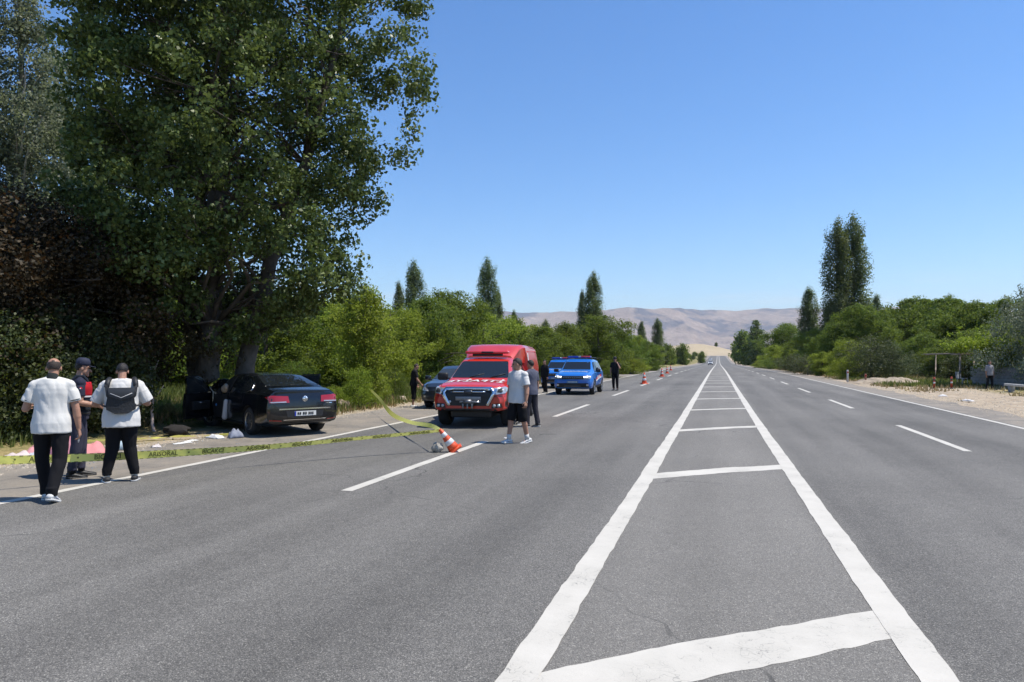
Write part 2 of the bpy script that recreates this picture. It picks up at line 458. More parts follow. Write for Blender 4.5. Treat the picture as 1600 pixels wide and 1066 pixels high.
road = tag(strip("road", -8.2, 7.35, -60, 880, 0.0, M_ASPH), kind="structure", label="grey asphalt road with white lane markings")
rag = lambda base, amp, seed: (lambda ys: base + (vnoise(ys, ys * 0 + 3, .5, seed) - .5) * amp + (vnoise(ys, ys * 0 + 3, 2.3, seed) - .5) * amp * .5)
shl = tag(strip("paved_shoulder", rag(-10.95, .5, 5), -8.2, -60, 880, 0.0, M_SHOULDER, step=.7), kind="structure", label="dusty paved shoulder by the trees")
shr = tag(strip("paved_shoulder", 7.35, rag(8.65, .4, 6), -60, 880, 0.0, M_SHOULDER, step=.7), kind="structure", label="narrow paved shoulder by the dirt forecourt")

# painted markings: each line, dash and bar a piece of the road
mz = 0.004
med_l = lambda ys: -.98 - .10 * np.exp(-np.asarray(ys) / 9)
med_r = lambda ys: .98 + .22 * np.exp(-np.asarray(ys) / 11)
strip("edge_line", -8.28, -8.13, -40, 870, mz, M_PAINT, road, wob=.035, seed=1)
strip("edge_line", 7.12, 7.26, -40, 870, mz, M_PAINT, road, wob=.035, seed=2)
strip("median_line", lambda y: med_l(y) - .105, lambda y: med_l(y) + .105, -30, 870, mz, M_PAINT, road, wob=.034, seed=3)
strip("median_line", lambda y: med_r(y) - .105, lambda y: med_r(y) + .105, -30, 870, mz, M_PAINT, road, wob=.034, seed=4)
for k in range(26):
    y0 = 8.65 + 12.6 * k
    strip("lane_dash", -4.73, -4.57, y0, y0 + 5.9, mz, M_PAINT, road, step=.4 if k < 5 else 2, wob=.02, seed=10 + k)
    y0 = 15.4 + 12.15 * k
    strip("lane_dash", 4.36, 4.51, y0, y0 + 5.5, mz, M_PAINT, road, step=.4 if k < 5 else 2, wob=.02, seed=50 + k)
def hatch_bar(k, yl, yr, wd, seed):
    n = 40 if k < 3 else 14; rng = random.Random(seed); V = []; xs = np.linspace(0, 1, n)
    bow = rng.uniform(.02, .08) * (.5 if k == 0 else 1)
    for side in (-1, 1):
        for t in xs:
            y = yl + (yr - yl) * (t ** .95) + bow * math.sin(t * math.pi) + side * wd / 2 * (1 - .12 * t)
            y += (vnoise(t * 5, seed + side, 1, seed) - .5) * .08 + (vnoise(t * 26, seed + side, 1, seed) - .5) * .035
            x0, x1 = float(med_l(y)) + .06, float(med_r(y)) - .06
            V.append((x0 + (x1 - x0) * t, y, float(road_z(y)) + .0018))
    F = np.array([[i, i + 1, n + i + 1, n + i] for i in range(n - 1)])
    link("hatch_bar", np_mesh("hatch_bar", np.array(V), quads=F), road, M_PAINT)
hatch_bar(0, 3.62, 5.30, .60, 3)
for k, (a_, b_) in enumerate(((10.93, 12.44), (17.94, 19.6), (25.15, 26.55), (32.0, 33.1), (38.8, 39.9), (45.6, 46.6), (52.3, 53.3), (59.0, 60.0))):
    hatch_bar(k + 1, a_, b_, .55 if k < 2 else .47, 4 + k)
for k in range(14):
    hatch_bar(k + 9, 65.8 + 6.8 * k, 66.8 + 6.8 * k, .45, 20 + k)

# mountains: long bare ridge far behind the valley
def m_mountain():
    m = bpy.data.materials.new("bare_mountain_slope"); m.use_nodes = True; nt = m.node_tree
    p = nt.nodes["Principled BSDF"]; p.inputs["Roughness"].default_value = 1; p.inputs["Specular IOR Level"].default_value = 0
    g = nt.nodes.new("ShaderNodeNewGeometry"); P = g.outputs["Position"]
    n1 = nnoise(nt, P, .0021, 8, .62); n2 = nnoise(nt, P, .006, 8, .65)
    c = ramp(nt, n2, [(.3, (.22, .165, .135)), (.5, (.30, .23, .185)), (.7, (.37, .295, .235))])
    rock = nmath(nt, 'MULTIPLY', nrange(nt, n1, .49, .56), nrange(nt, n2, .36, .50))
    c = nmix(nt, nmath(nt, 'MULTIPLY', rock, .9), c, (.07, .075, .10))
    scr = nnoise(nt, P, .018, 6, .7); c = nmix(nt, nmath(nt, 'MULTIPLY', nrange(nt, scr, .52, .62), .5), c, (.12, .115, .10))
    nt.links.new(c, p.inputs["Base Color"])
    nt.links.new(nbump(nt, n2, .8, 60), p.inputs["Normal"])
    return m
M_MOUNT = m_mountain()
na, nr = 760, 130
az = np.radians(np.linspace(-75, 62, na)); rr = np.linspace(6200, 10500, nr)
AZ, RR = np.meshgrid(az, rr)
MX, MY = RR * np.sin(AZ), RR * np.cos(AZ)
pxs = 800 + 1150 * np.tan(np.clip(np.degrees(az) + 15.64, -70, 78) * math.pi / 180)
crest_px = np.array([-4000, -600, 0, 400, 620, 700, 786, 830, 897, 965, 1032, 1059, 1096, 1145, 1199, 1246, 1330, 1450, 1600, 2100, 6000])
crest_py = np.array([500, 492, 500, 496, 492, 490, 484, 487, 485, 480, 481, 480.5, 484, 487.5, 484.5, 485, 489, 487, 496, 500, 505])
crest_el = (560 - np.interp(pxs, crest_px, crest_py)) / 1150
crest_d = 8600 + 700 * np.sin(az * 9) + 300 * np.sin(az * 23 + 1)
prof = np.clip((RR - 6200) / (crest_d[None, :] - 6200), 0, 3)
up = np.clip(prof, 0, 1) ** .8 * .25 + .75 * np.clip(prof, 0, 1) ** 1.35
down = np.clip(1.0 - (prof - 1) * .9, 0, 1)
Hh = crest_el[None, :] * crest_d[None, :] * np.cos(AZ + R(15.64)) ** -0
MZ = Hh * np.where(prof <= 1, up, down)
gul = np.zeros_like(MZ); amp = 1.0; sc = .0011
for o in range(7):
    w = vnoise(MX + 400 * vnoise(MX, MY, .001, 9), MY * .5, sc, 30 + o); gul += (1 - np.abs(2 * w - 1)) * amp; amp *= .5; sc *= 2.1
MZ = MZ + (gul - 1.0) * 120 * np.sin(np.clip(prof, 0, 1) * math.pi) + (vnoise(MX, MY, .004, 41) - .5) * 18 + (vnoise(MX, MY, .011, 42) - .5) * 12 - 14
ii = np.arange(na * nr).reshape(nr, na)
q = np.stack([ii[:-1, :-1], ii[:-1, 1:], ii[1:, 1:], ii[1:, :-1]], -1).reshape(-1, 4)
me = np_mesh("mountains", np.stack([MX, MY, MZ], -1).reshape(-1, 3), quads=q)
me.polygons.foreach_set("use_smooth", np.ones(len(q), bool))
tag(link("mountains", me, None, M_MOUNT), kind="structure", label="long bare pinkish mountain ridge on the horizon")

# air
hz = bpy.data.materials.new("thin_summer_haze"); hz.use_nodes = True
hz.node_tree.nodes.clear()
ho = hz.node_tree.nodes.new("ShaderNodeOutputMaterial"); hv = hz.node_tree.nodes.new("ShaderNodeVolumePrincipled")
hv.inputs["Color"].default_value = (.84, .91, 1.0, 1); hv.inputs["Density"].default_value = 7.0e-5; hv.inputs["Anisotropy"].default_value = 0.2
hz.node_tree.links.new(hv.outputs[0], ho.inputs["Volume"])
G = Geo(); G.box((0, 7000, 400), (25350, 20000, 900)); hb = G.obj("haze", hz); hb["kind"] = "stuff"; hb["label"] = "thin pale blue summer haze"
# ================================================================ VEGETATION
def m_leaf(name, dark, mid, light, gloss=.45, trans=.35, tint=(.27, .34, .05)):
    m = bpy.data.materials.new(name); m.use_nodes = True; nt = m.node_tree
    p = nt.nodes["Principled BSDF"]; out = nt.nodes["Material Output"]
    p.inputs["Roughness"].default_value = gloss; p.inputs["Specular IOR Level"].default_value = 0.25
    g = nt.nodes.new("ShaderNodeNewGeometry"); oi = nt.nodes.new("ShaderNodeObjectInfo")
    tc = nt.nodes.new("ShaderNodeTexCoord")
    n = nnoise(nt, tc.outputs["Object"], .9, 3)
    v = nmath(nt, 'ADD', nmath(nt, 'MULTIPLY', g.outputs["Random Per Island"], .6), nmath(nt, 'MULTIPLY', n, .4))
    c = ramp(nt, v, [(.12, dark), (.5, mid), (.9, light)])
    hs = nt.nodes.new("ShaderNodeHueSaturation"); nt.links.new(c, hs.inputs["Color"])
    nt.links.new(nrange(nt, oi.outputs["Random"], 0, 1, .478, .522), hs.inputs["Hue"])
    nt.links.new(nrange(nt, oi.outputs["Random"], 0, 1, .8, 1.25), hs.inputs["Value"])
    nt.links.new(hs.outputs[0], p.inputs["Base Color"])
    t = nt.nodes.new("ShaderNodeBsdfTranslucent")
    nt.links.new(nmix(nt, .6, hs.outputs[0], tint), t.inputs["Color"])
    mx = nt.nodes.new("ShaderNodeMixShader"); mx.inputs[0].default_value = trans
    nt.links.new(p.outputs[0], mx.inputs[1]); nt.links.new(t.outputs[0], mx.inputs[2]); nt.links.new(mx.outputs[0], out.inputs["Surface"])
    return m
L_BLACKPOP = m_leaf("black_poplar_leaf", (.032, .045, .010), (.076, .102, .023), (.185, .215, .075), .40, .30, (.16, .22, .05))
L_LOMB = m_leaf("lombardy_poplar_leaf", (.042, .066, .028), (.095, .13, .057), (.165, .205, .10), .5, .36)
L_WHITE = m_leaf("white_poplar_leaf", (.09, .115, .07), (.17, .205, .13), (.27, .30, .215), .5, .4, (.3, .36, .16))
L_BUSH = m_leaf("mulberry_leaf", (.070, .095, .010), (.155, .195, .022), (.24, .28, .040), .55, .5, (.42, .52, .06))
L_DARK = m_leaf("walnut_leaf", (.030, .055, .009), (.074, .116, .018), (.13, .178, .032), .55, .45, (.30, .38, .045))
L_PLUM = m_leaf("purple_plum_leaf", (.018, .017, .008), (.040, .031, .012), (.078, .057, .023), .55, .25, (.12, .05, .015))
L_SHADE = m_leaf("dark_shrub_leaf", (.018, .027, .009), (.042, .058, .018), (.085, .10, .035), .5, .22)
L_OLIVE = m_leaf("silver_oleaster_leaf", (.10, .12, .07), (.19, .215, .135), (.30, .33, .23), .55, .35, (.15, .18, .09))
L_GREY = m_leaf("dry_tamarisk_leaf", (.035, .045, .025), (.065, .08, .04), (.10, .115, .06), .6, .2)
L_VINE = m_leaf("vine_leaf", (.10, .15, .012), (.19, .26, .022), (.30, .37, .05), .5, .5, (.3, .4, .03))
BARK = mat("grey_bark", (.10, .085, .07), .95, var=.35, vscale=5, bump=.8, bscale=14)
BARK_PALE = mat("pale_poplar_bark", (.34, .31, .27), .9, var=.3, vscale=3, bump=.5, bscale=10)

def leaf_quads(C, size, rng, up=.25, out=None):
    """one bent-free diamond leaf per centre"""
    n = len(C)
    nrm = rng.normal(size=(n, 3)) * (1 if out is None else .62); nrm[:, 2] += up
    if out is not None: nrm += out
    nrm /= np.linalg.norm(nrm, axis=1)[:, None] + 1e-9
    a = rng.normal(size=(n, 3)); u = np.cross(nrm, a); u /= np.linalg.norm(u, axis=1)[:, None] + 1e-9
    v = np.cross(nrm, u)
    s = (size * rng.uniform(.65, 1.3, n))[:, None] * .5
    V = np.stack([C - u * s, C + v * s * .72 - u * s * .1, C + u * s, C - v * s * .72 - u * s * .1], 1)
    # fold the leaf a little along its midrib
    V[:, 1] += nrm * s * .25; V[:, 3] += nrm * s * .25
    return V.reshape(-1, 3), np.arange(4 * n).reshape(-1, 4)

def crown_mesh(name, centres, per, spread, leaf, rng, up=.25, droop=0.0, clump=.95, vs=.8):
    per = np.maximum(3, (per * rng.uniform(.5, 1.5, len(centres))).astype(int))
    C = np.repeat(centres, per, 0)
    sp = np.repeat(spread * rng.uniform(.6, 1.35, len(centres)), per)[:, None]
    off = rng.normal(size=C.shape); ln = np.linalg.norm(off, axis=1)[:, None]; off *= np.minimum(1, 1.75 / ln); off = off * sp * np.array([1, 1, vs])
    C = C + off
    if droop: C[:, 2] -= droop * np.abs(off[:, 0] + off[:, 1])
    on = off / (np.linalg.norm(off, axis=1)[:, None] + 1e-6)
    V, F = leaf_quads(C, leaf, rng, up, on * clump)
    return np_mesh(name, V, quads=F)

def envelope(n, prof, rng, H, gap=.42, nsc=.55, lumps=.35, shell=.45, aniso=(1, 1), lean=(0, 0), seed=0):
    """cluster centres: prof(t) gives the crown radius at relative height t"""
    out = []; tries = 0
    rmax = max(prof(t) for t in np.linspace(0, 1, 40))
    while len(out) < n and tries < n * 60:
        tries += 1
        t = rng.random(); rm = prof(t)
        if rm <= 0 or rng.random() > (rm / rmax) ** 1.4 + .05: continue
        th = rng.random() * 2 * math.pi
        lump = 1 + lumps * (2 * mnoise.noise(Vector((math.cos(th) * 1.3 + seed, math.sin(th) * 1.3, t * H * nsc * .8))) )
        r = rm * max(.25, lump) * rng.random() ** shell
        p = Vector((r * math.cos(th) * aniso[0] + lean[0] * t, r * math.sin(th) * aniso[1] + lean[1] * t, t * H))
        g = mnoise.noise(p * nsc + Vector((seed * 3.1, 0, 7))) * .5 + .5
        if g < gap and rng.random() < .93: continue
        out.append(p)
    return np.array(out)

def limb(g, a, b, r0, r1, rng, n=5, wob=.12, seg=6, mat_=0):
    a = Vector(a); b = Vector(b); L = (b - a).length; pts = []; rs = []
    for i in range(n + 1):
        t = i / n
        p = a.lerp(b, t); p.z += L * .10 * math.sin(t * math.pi)
        if 0 < i < n: p += Vector(rng.normal(size=3) * wob * L * .18)
        pts.append(p); rs.append(r0 + (r1 - r0) * t)
    g.tube(pts, rs, seg, mat_)

def trunk_mesh(name, H, r0, centres, rng, nl=12, base=.12, lean=(0, 0), forks=None):
    g = Geo()
    pts = [Vector((lean[0] * t + (rng.normal() * .02 * H * .3 if 0 < t < 1 else 0), lean[1] * t + (rng.normal() * .02 * H * .3 if 0 < t < 1 else 0), H * t - (.25 if t == 0 else 0))) for t in np.linspace(0, 1, 8)]
    rs = [r0 * (1.35 if i == 0 else 1) * (1 - .93 * (i / 7) ** 1.1) + .012 for i in range(8)]
    g.tube(pts, rs, 9)
    if len(centres):
        order = rng.permutation(len(centres))[:nl]
        for k in order:
            c = Vector(centres[k]); t = max(base, min(.9, c.z / H - rng.uniform(.05, .22)))
            i = min(6, int(t * 7)); a = pts[i].lerp(pts[i + 1], t * 7 - i)
            limb(g, a, c, max(.015, rs[i] * .45), .012, rng, 4)
    return g.mesh(name)

PROTO = {}
def proto(key, H, prof, n, per, spread, leaf, leafmat, seed, r0=.16, bark=BARK, up=.25, cbase=.0, nl=14, vs=.8, **kw):
    rng = np.random.default_rng(seed)
    lo = cbase * H
    C = envelope(n, prof, rng, H - lo, seed=seed, **kw); C[:, 2] += lo
    cm = crown_mesh("crown", C, per, spread, leaf, rng, up, vs=vs); cm.materials.append(leafmat)
    tm = trunk_mesh("trunk", H * .93, r0, C, rng, nl, base=max(.1, cbase)); tm.materials.append(bark)
    PROTO[key] = (cm, tm, H)
    return PROTO[key]

bump_prof = lambda w, a=.75, b=.6: (lambda t: w * (math.sin(math.pi * min(1, t ** a)) ** b if 0 < t < 1 else 0))
lomb_prof = lambda w: (lambda t: 1.08 * w * (min(1, t / .16) ** .6) * (1 - .28 * t) * max(0, 1 - t ** 6) ** .75)
def wide_prof(w): return lambda t: w * (min(1, (t + .12) / .38) ** .7) * max(0, 1 - t ** 2.6) ** .55

# crowns are 10 m / 5 m / 3 m high before scaling
proto("lombardy_a", 14, lomb_prof(1.45), 620, 52, .20, .14, L_LOMB, 1, .17, up=.1, vs=2.6, gap=.38, nsc=.9, lumps=.34, shell=.6, nl=30, cbase=.06)
proto("lombardy_b", 14, lomb_prof(1.2), 540, 52, .18, .14, L_LOMB, 2, .15, up=.1, vs=2.6, gap=.38, nsc=1.0, lumps=.36, shell=.6, nl=30, cbase=.08)
proto("bush_a", 6, wide_prof(2.7), 420, 74, .25, .12, L_BUSH, 3, .13, gap=.45, nsc=.6, lumps=.6, shell=.36, nl=26, cbase=.05)
proto("bush_b", 6, wide_prof(2.4), 420, 74, .24, .115, L_BUSH, 4, .12, gap=.44, nsc=.65, lumps=.6, shell=.36, nl=26, cbase=.04)
proto("bush_c", 6, wide_prof(2.9), 440, 76, .26, .12, L_DARK, 5, .15, gap=.45, nsc=.6, lumps=.6, shell=.36, nl=26, cbase=.05)
proto("bush_d", 6, wide_prof(2.5), 420, 76, .26, .115, L_DARK, 6, .15, gap=.44, nsc=.65, lumps=.6, shell=.36, nl=26, cbase=.0)
proto("walnut", 8, bump_prof(3.8, .62, .5), 430, 110, .34, .16, L_DARK, 7, .2, gap=.44, nsc=.5, lumps=.55, shell=.34, nl=24, cbase=.12)
proto("shrub_a", 2.4, wide_prof(1.5), 240, 42, .16, .07, L_BUSH, 8, .04, gap=.38, nsc=1.6, lumps=.5, shell=.45, nl=12)
proto("shrub_b", 2.4, wide_prof(1.5), 240, 42, .16, .065, L_GREY, 9, .04, gap=.36, nsc=1.6, lumps=.5, shell=.45, nl=12)
proto("shrub_c", 2.4, wide_prof(1.4), 240, 42, .16, .065, L_DARK, 10, .04, gap=.36, nsc=1.6, lumps=.5, shell=.45, nl=12)
proto("far_tree", 6, wide_prof(2.6), 260, 22, .4, .36, L_DARK, 11, .15, gap=.36, nsc=.7, lumps=.5, shell=.45, nl=4)
proto("far_poplar", 14, lomb_prof(1.9), 260, 24, .4, .36, L_LOMB, 12, .2, up=.1, gap=.34, nsc=.7, lumps=.3, shell=.55, nl=4)

rng_place = random.Random(77)
def plant(kind, name, x, y, h, w, label, cat, group=None, rz=None, sink=.05):
    """kind's crown and trunk meshes, scaled to height h; w is a width factor"""
    cm, tm, H = PROTO[kind]
    s = h / H
    e = empty(name, (x, y, float(ground_z(x, y)) - sink), rng_place.uniform(0, 6.28) if rz is None else rz, label, cat, group)
    e.scale = (s * w, s * w, s)
    link("crown", cm, e); link("trunk", tm, e)
    return e

# ---------- the big black poplar the car ran into (three stems)
def big_poplar():
    rng = np.random.default_rng(21)
    e = empty("black_poplar", (-13.14, 16.69, float(ground_z(-13.14, 16.69))), 0,
              "huge dark poplar with several thick stems rising behind the crashed black car", "tree")
    # local axes: u to the viewer's right, d away from the viewer
    U = Vector((math.cos(R(15.64)), math.sin(R(15.64)), 0)); Dv = Vector((-math.sin(R(15.64)), math.cos(R(15.64)), 0))
    W = lambda u, d, z: U * u + Dv * d + Vector((0, 0, z))
    hs = np.array([2.1, 2.8, 3.3, 3.7, 4.8, 5.6, 6.2, 6.6, 7.2, 7.9, 9.2, 10.5, 12, 14, 16, 18, 19.5])
    rt = np.array([1.2, 2.7, 3.4, 4.5, 4.7, 4.7, 4.3, 4.7, 5.5, 5.8, 5.8, 5.7, 5.7, 5.2, 4.3, 2.8, .8])
    lf = np.array([1.6, 1.9, 2.2, 2.5, 2.7, 2.8, 2.9, 2.9, 3.0, 3.0, 3.1, 3.1, 3.2, 3.0, 2.8, 2.0, .6])
    C = []
    while len(C) < 2700:
        z = rng.uniform(2.0, 19.5); r_ = np.interp(z, hs, rt); l_ = np.interp(z, hs, lf)
        if rng.random() > ((r_ + l_) / 12) ** 1.3: continue
        if z > 14 and rng.random() < .55: continue
        th = rng.random() * 2 * math.pi; rad = rng.random() ** .42
        cu, cd = math.cos(th), math.sin(th)
        lump = 1 + .20 * mnoise.noise(Vector((cu * 1.6, cd * 1.6, z * .42)))
        p = Vector((cu * rad * (r_ if cu > 0 else l_) * lump, cd * rad * (3.2 if cd > 0 else 4.7) * lump * min(1, (r_ + l_) / 9), z))
        gp = (mnoise.noise(Vector((p.x, p.y * .5, p.z)) * .75 + Vector((11, 3, 0))) + .45 * mnoise.noise(Vector((p.x, p.y * .5, p.z)) * 1.9)) * .5 + .5
        if gp < .465 and rng.random() < .95: continue
        C.append(W(*p))
    C = np.array(C)
    cm = crown_mesh("crown", C, 74, .20, .112, rng, .2, .15, .7); cm.materials.append(L_BLACKPOP)
    link("crown", cm, e)
    stems = [([W(0, 0, -.3), W(.05, 0, 1.6), W(.2, .1, 5), W(.35, 0, 10), W(.5, .2, 15), W(.6, .1, 18.5)], [.42, .30, .25, .19, .10, .02]),
             ([W(.7, .35, -.3), W(.95, .4, 1.5), W(1.5, .5, 4.2), W(2.35, .8, 7), W(3.2, 1, 10.5), W(3.9, 1.1, 14.5)], [.34, .24, .19, .15, .09, .02]),
             ([W(-.45, .5, -.3), W(-.6, .55, 2), W(-1.1, .8, 5.5), W(-1.7, 1.1, 9.5), W(-2, 1.2, 14)], [.24, .19, .15, .10, .02])]
    for pts, rs in stems:
        g = Geo()
        P2 = []; R2 = []
        for i in range(len(pts) - 1):
            for k in range(4):
                t = k / 4; P2.append(pts[i].lerp(pts[i + 1], t) + Vector(rng.normal(size=3)) * .035); R2.append(rs[i] + (rs[i + 1] - rs[i]) * t)
        P2.append(pts[-1]); R2.append(rs[-1])
        g.tube(P2, R2, 12)
        near = [c for c in C if (Vector(c) - P2[len(P2) // 2]).length < 7]
        for c in (near[k] for k in rng.permutation(len(near))[:80]):
            c = Vector(c); best = min(range(len(P2)), key=lambda i: abs(P2[i].z - max(2.2, c.z - rng.uniform(.8, 2.2))))
            limb(g, P2[best], c, min(.07, R2[best] * .26), .010, rng, 5, .16)
        g.obj("trunk", BARK, e)
    return e
big_poplar()

# ---------- pale tall poplars at the left edge, behind
def pale_poplar(seed, H, w):
    rng = np.random.default_rng(seed)
    C = envelope(480, lambda t: w * (min(1, t / .25) ** .8) * (1 - t ** 3) ** .8, rng, H * .86, gap=.48, nsc=.42, lumps=.5, shell=.5, seed=seed); C[:, 2] += H * .14
    cm = crown_mesh("crown", C, 70, .36, .15, rng, .1); cm.materials.append(L_WHITE)
    tm = trunk_mesh("trunk", H * .96, .26, C, rng, 40, .15); tm.materials.append(BARK_PALE)
    PROTO["pale%d" % seed] = (cm, tm, H)
pale_poplar(31, 22, 2.6); pale_poplar(32, 21, 2.2)
def at(px, D):
    L = (px - 800) / 1150 * D; return L * .96297 - D * .26961, L * .26961 + D * .96297
for px, D, k, h, lab in ((22, 34, "pale31", 21, "pale grey green poplar with a light trunk at the far left edge"),
                         (80, 38, "pale32", 18.4, "pale slender poplar with whitish trunk just left of the huge dark poplar"),
                         (-70, 33, "pale32", 22, "pale tall poplar mostly cut off at the left border")):
    x, y = at(px, D); plant(k, "white_poplar", x, y, h, 1.0, lab, "tree", "pale poplars at the left edge")
x, y = at(172, 33); plant("lombardy_a", "dark_poplar", x, y, 13.5, 1.35, "dark poplar standing between the pale poplars and the huge one", "tree")

# ---------- wine red plum trees and dark shrubs behind the three men
def plum(seed):
    rng = np.random.default_rng(seed)
    C = envelope(640, wide_prof(2.5), rng, 4.2, gap=.42, nsc=.9, lumps=.5, shell=.45, seed=seed); C[:, 2] += .5
    cm = crown_mesh("crown", C, 66, .22, .075, rng, .15); cm.materials.append(L_PLUM)
    tm = trunk_mesh("trunk", 4.0, .1, C, rng, 40, .1); tm.materials.append(BARK)
    PROTO["plum%d" % seed] = (cm, tm, 4.7)
plum(41); plum(42)
rng = np.random.default_rng(43)
C = envelope(520, wide_prof(1.7), rng, 2.6, gap=.36, nsc=1.1, lumps=.4, shell=.45, seed=43)
cm = crown_mesh("crown", C, 70, .18, .075, rng, .2); cm.materials.append(L_SHADE); tm = trunk_mesh("trunk", 2.3, .05, C, rng, 16, .05); tm.materials.append(BARK)
PROTO["dark_shrub"] = (cm, tm, 2.6)
for px, D, k, h, w, lab in ((30, 16.5, "plum41", 5.2, 1.0, "wine red plum tree at the left edge behind the balding man"),
                            (148, 18.5, "plum42", 5.0, .9, "wine red plum tree behind the man with the harness bag"),
                            (-90, 17, "plum42", 5.6, 1.0, "wine red plum tree cut off by the left border")):
    x, y = at(px, D); plant(k, "plum_tree", x, y, h, w, lab, "tree", "wine red plum trees on the left")
for px, D, h, w, lab in ((10, 15.3, 2.5, 1.0, "dark leafy shrub at the left edge below the plum tree"),
                         (95, 16.3, 2.7, 1.0, "dark leafy shrub behind the capped officer"),
                         (150, 17.2, 2.4, .85, "dark leafy shrub behind the man with the harness bag"),
                         (-60, 15, 2.6, 1.0, "dark leafy shrub cut off by the left border")):
    x, y = at(px, D); plant("dark_shrub", "dark_shrub", x, y, h, w, lab, "shrub", "dark shrubs under the plum trees")

# ---------- left row of trees along the road
LEFTROW = "green trees in the long row left of the road"
rows = [ # px, depth, height, width factor, kind, label
 (222, 36, 5.0, 1.2, "bush_c", "green bushy tree seen between the plum trees and the poplar stems"),
 (285, 37, 5.6, 1.2, "bush_a", "sunny green tree directly behind the poplar stems"),
 (415, 29, 4.3, 1.15, "bush_c", "green tree behind the roof of the crashed car"),
 (480, 33, 4.6, 1.2, "bush_b", "bright yellow green tree right of the poplar stems"),
 (548, 34, 4.5, 1.2, "bush_a", "bright yellow green tree behind the tape tied sapling"),
 (610, 37, 4.3, 1.1, "bush_b", "green round tree left of the man in black shorts"),
 (520, 45, 5.4, 1.3, "bush_a", "tall yellow green tree rising behind the tape tied sapling"),
 (672, 40, 4.9, 1.05, "bush_d", "green tree behind the man in black shorts"),
 (700, 44, 5.6, 1.0, "bush_c", "tall dark green tree above the parked dark car"),
 (755, 46, 4.8, 1.2, "bush_b", "light green tree behind the red truck cab"),
 (800, 54, 4.6, 1.1, "bush_d", "green tree above the red truck canopy"),
 (848, 60, 4.2, 1.2, "bush_c", "green tree right behind the red truck canopy"),
 (885, 66, 4.9, 1.1, "bush_d", "green tree behind the blue patrol cars"),
 (935, 68, 5.7, 1.2, "bush_c", "broad dark tree between the blue patrol cars and the officer on the phone"),
 (972, 82, 4.9, 1.2, "bush_d", "dark tree just right of the officer on the phone"),
 (1012, 105, 4.3, 1.2, "bush_d", "dark rounded tree beside the white marker post left of the road"),
]
for px, D, h, w, k, lab in rows:
    x, y = at(px, D); plant(k, "roadside_tree", x, y, h, w, lab, "tree", LEFTROW)
SECOND = "trees filling the second row left of the road"
for i in range(26):
    px = 240 + i * 30 + rng_place.uniform(-12, 12); D = 52 + max(0, px - 560) * .14 + rng_place.uniform(-4, 10)
    x, y = at(px, D); plant(rng_place.choice(["bush_a", "bush_c", "bush_d", "bush_b"]), "orchard_tree", x, y, rng_place.uniform(4.4, 5.6) * (1 + max(0, D - 60) * .002), 1.25,
        "green tree half hidden in the second row left of the road", "tree", SECOND)
FARL = "small far trees lining the left side of the distant road"
for i in range(24):
    D = 120 * 1.09 ** i; X = -17 - rng_place.uniform(0, 9)
    if D * .96 > 800: break
    y = D; h = rng_place.uniform(2.6, 4.4)
    plant("far_tree" if D > 170 else "bush_c", "far_roadside_tree", X, y, h, 1.2, "small far tree on the left side of the distant road", "tree", FARL)
for px, D, h, lab in ((1040, 240, 7, "leftmost small dark far tree left of the straw hill"), (1047, 250, 6.6, "small dark far tree second from left before the straw hill"), (1066, 280, 8, "stouter dark far tree standing alone left of the straw hill"),
                      (1096, 400, 6.5, "dark round bush tree at the left road edge below the straw hill"), (1119, 940, 6, "tiny dark tree on top of the straw hill")):
    x, y = at(px, D); plant("far_tree", "far_dark_tree", x, y, h, .8, lab, "tree", "dark trees around the straw hill")
# weeds and low shrubs along the left verge
for px, D, h, w, k, lab in ((560, 25.6, 1.5, .8, "shrub_a", "leafy green shrub at the foot of the tape tied sapling"),
                            (590, 29, 1.1, 1.0, "shrub_a", "low green shrub right of the tape tied sapling"),
                            (618, 31, 1.3, .9, "shrub_c", "low dark shrub left of the man in black shorts"),
                            (520, 25, .8, 1.1, "shrub_a", "low weeds beside the rear of the crashed car"),
                            (950, 64, 1.6, 1.2, "shrub_c", "low shrub behind the officer on the phone"),
                            (985, 80, 1.9, 1.5, "shrub_a", "bright low shrub left of the white marker post"),
                            (1000, 92, 1.7, 1.5, "shrub_a", "bright low shrub in front of the dark rounded tree"),
                            (690, 34, 1.2, 1.2, "shrub_c", "low dark shrub behind the parked dark car"),
                            (455, 27, 1.4, 1.2, "shrub_c", "dark shrub behind the crashed car's roof"),
                            (214, 19.4, .6, 1.0, "shrub_b", "dry weeds left of the bare branch"),
                            (266, 18.9, .5, 1.0, "shrub_b", "dry weeds right of the bare branch")):
    x, y = at(px, D); plant(k, "verge_shrub", x, y, h, w, lab, "shrub", "low shrubs on the left verge")

# sapling with the tape tied to it
def sapling():
    rng = np.random.default_rng(61)
    C = envelope(230, lambda t: 1.15 * min(1, (t + .12) / .45) * max(0, 1 - t ** 3) ** .6, rng, 3.3, gap=.42, nsc=1.3, lumps=.5, shell=.5, seed=6); C[:, 2] += 1.0
    low = rng.normal(size=(60, 3)) * [.25, .25, .3] + [0, 0, .55]
    C = np.concatenate([C, low])
    cm = crown_mesh("crown", C, 46, .17, .085, rng, .2); cm.materials.append(L_BUSH)
    tm = trunk_mesh("trunk", 3.9, .09, C[:200], rng, 22, .2); tm.materials.append(BARK)
    PROTO["sapling"] = (cm, tm, 4.3)
sapling(); plant("sapling", "sapling", -12.43, 24.56, 4.4, 1.0, "leafy sapling with yellow caution tape tied round its trunk", "tree", rz=0.3)

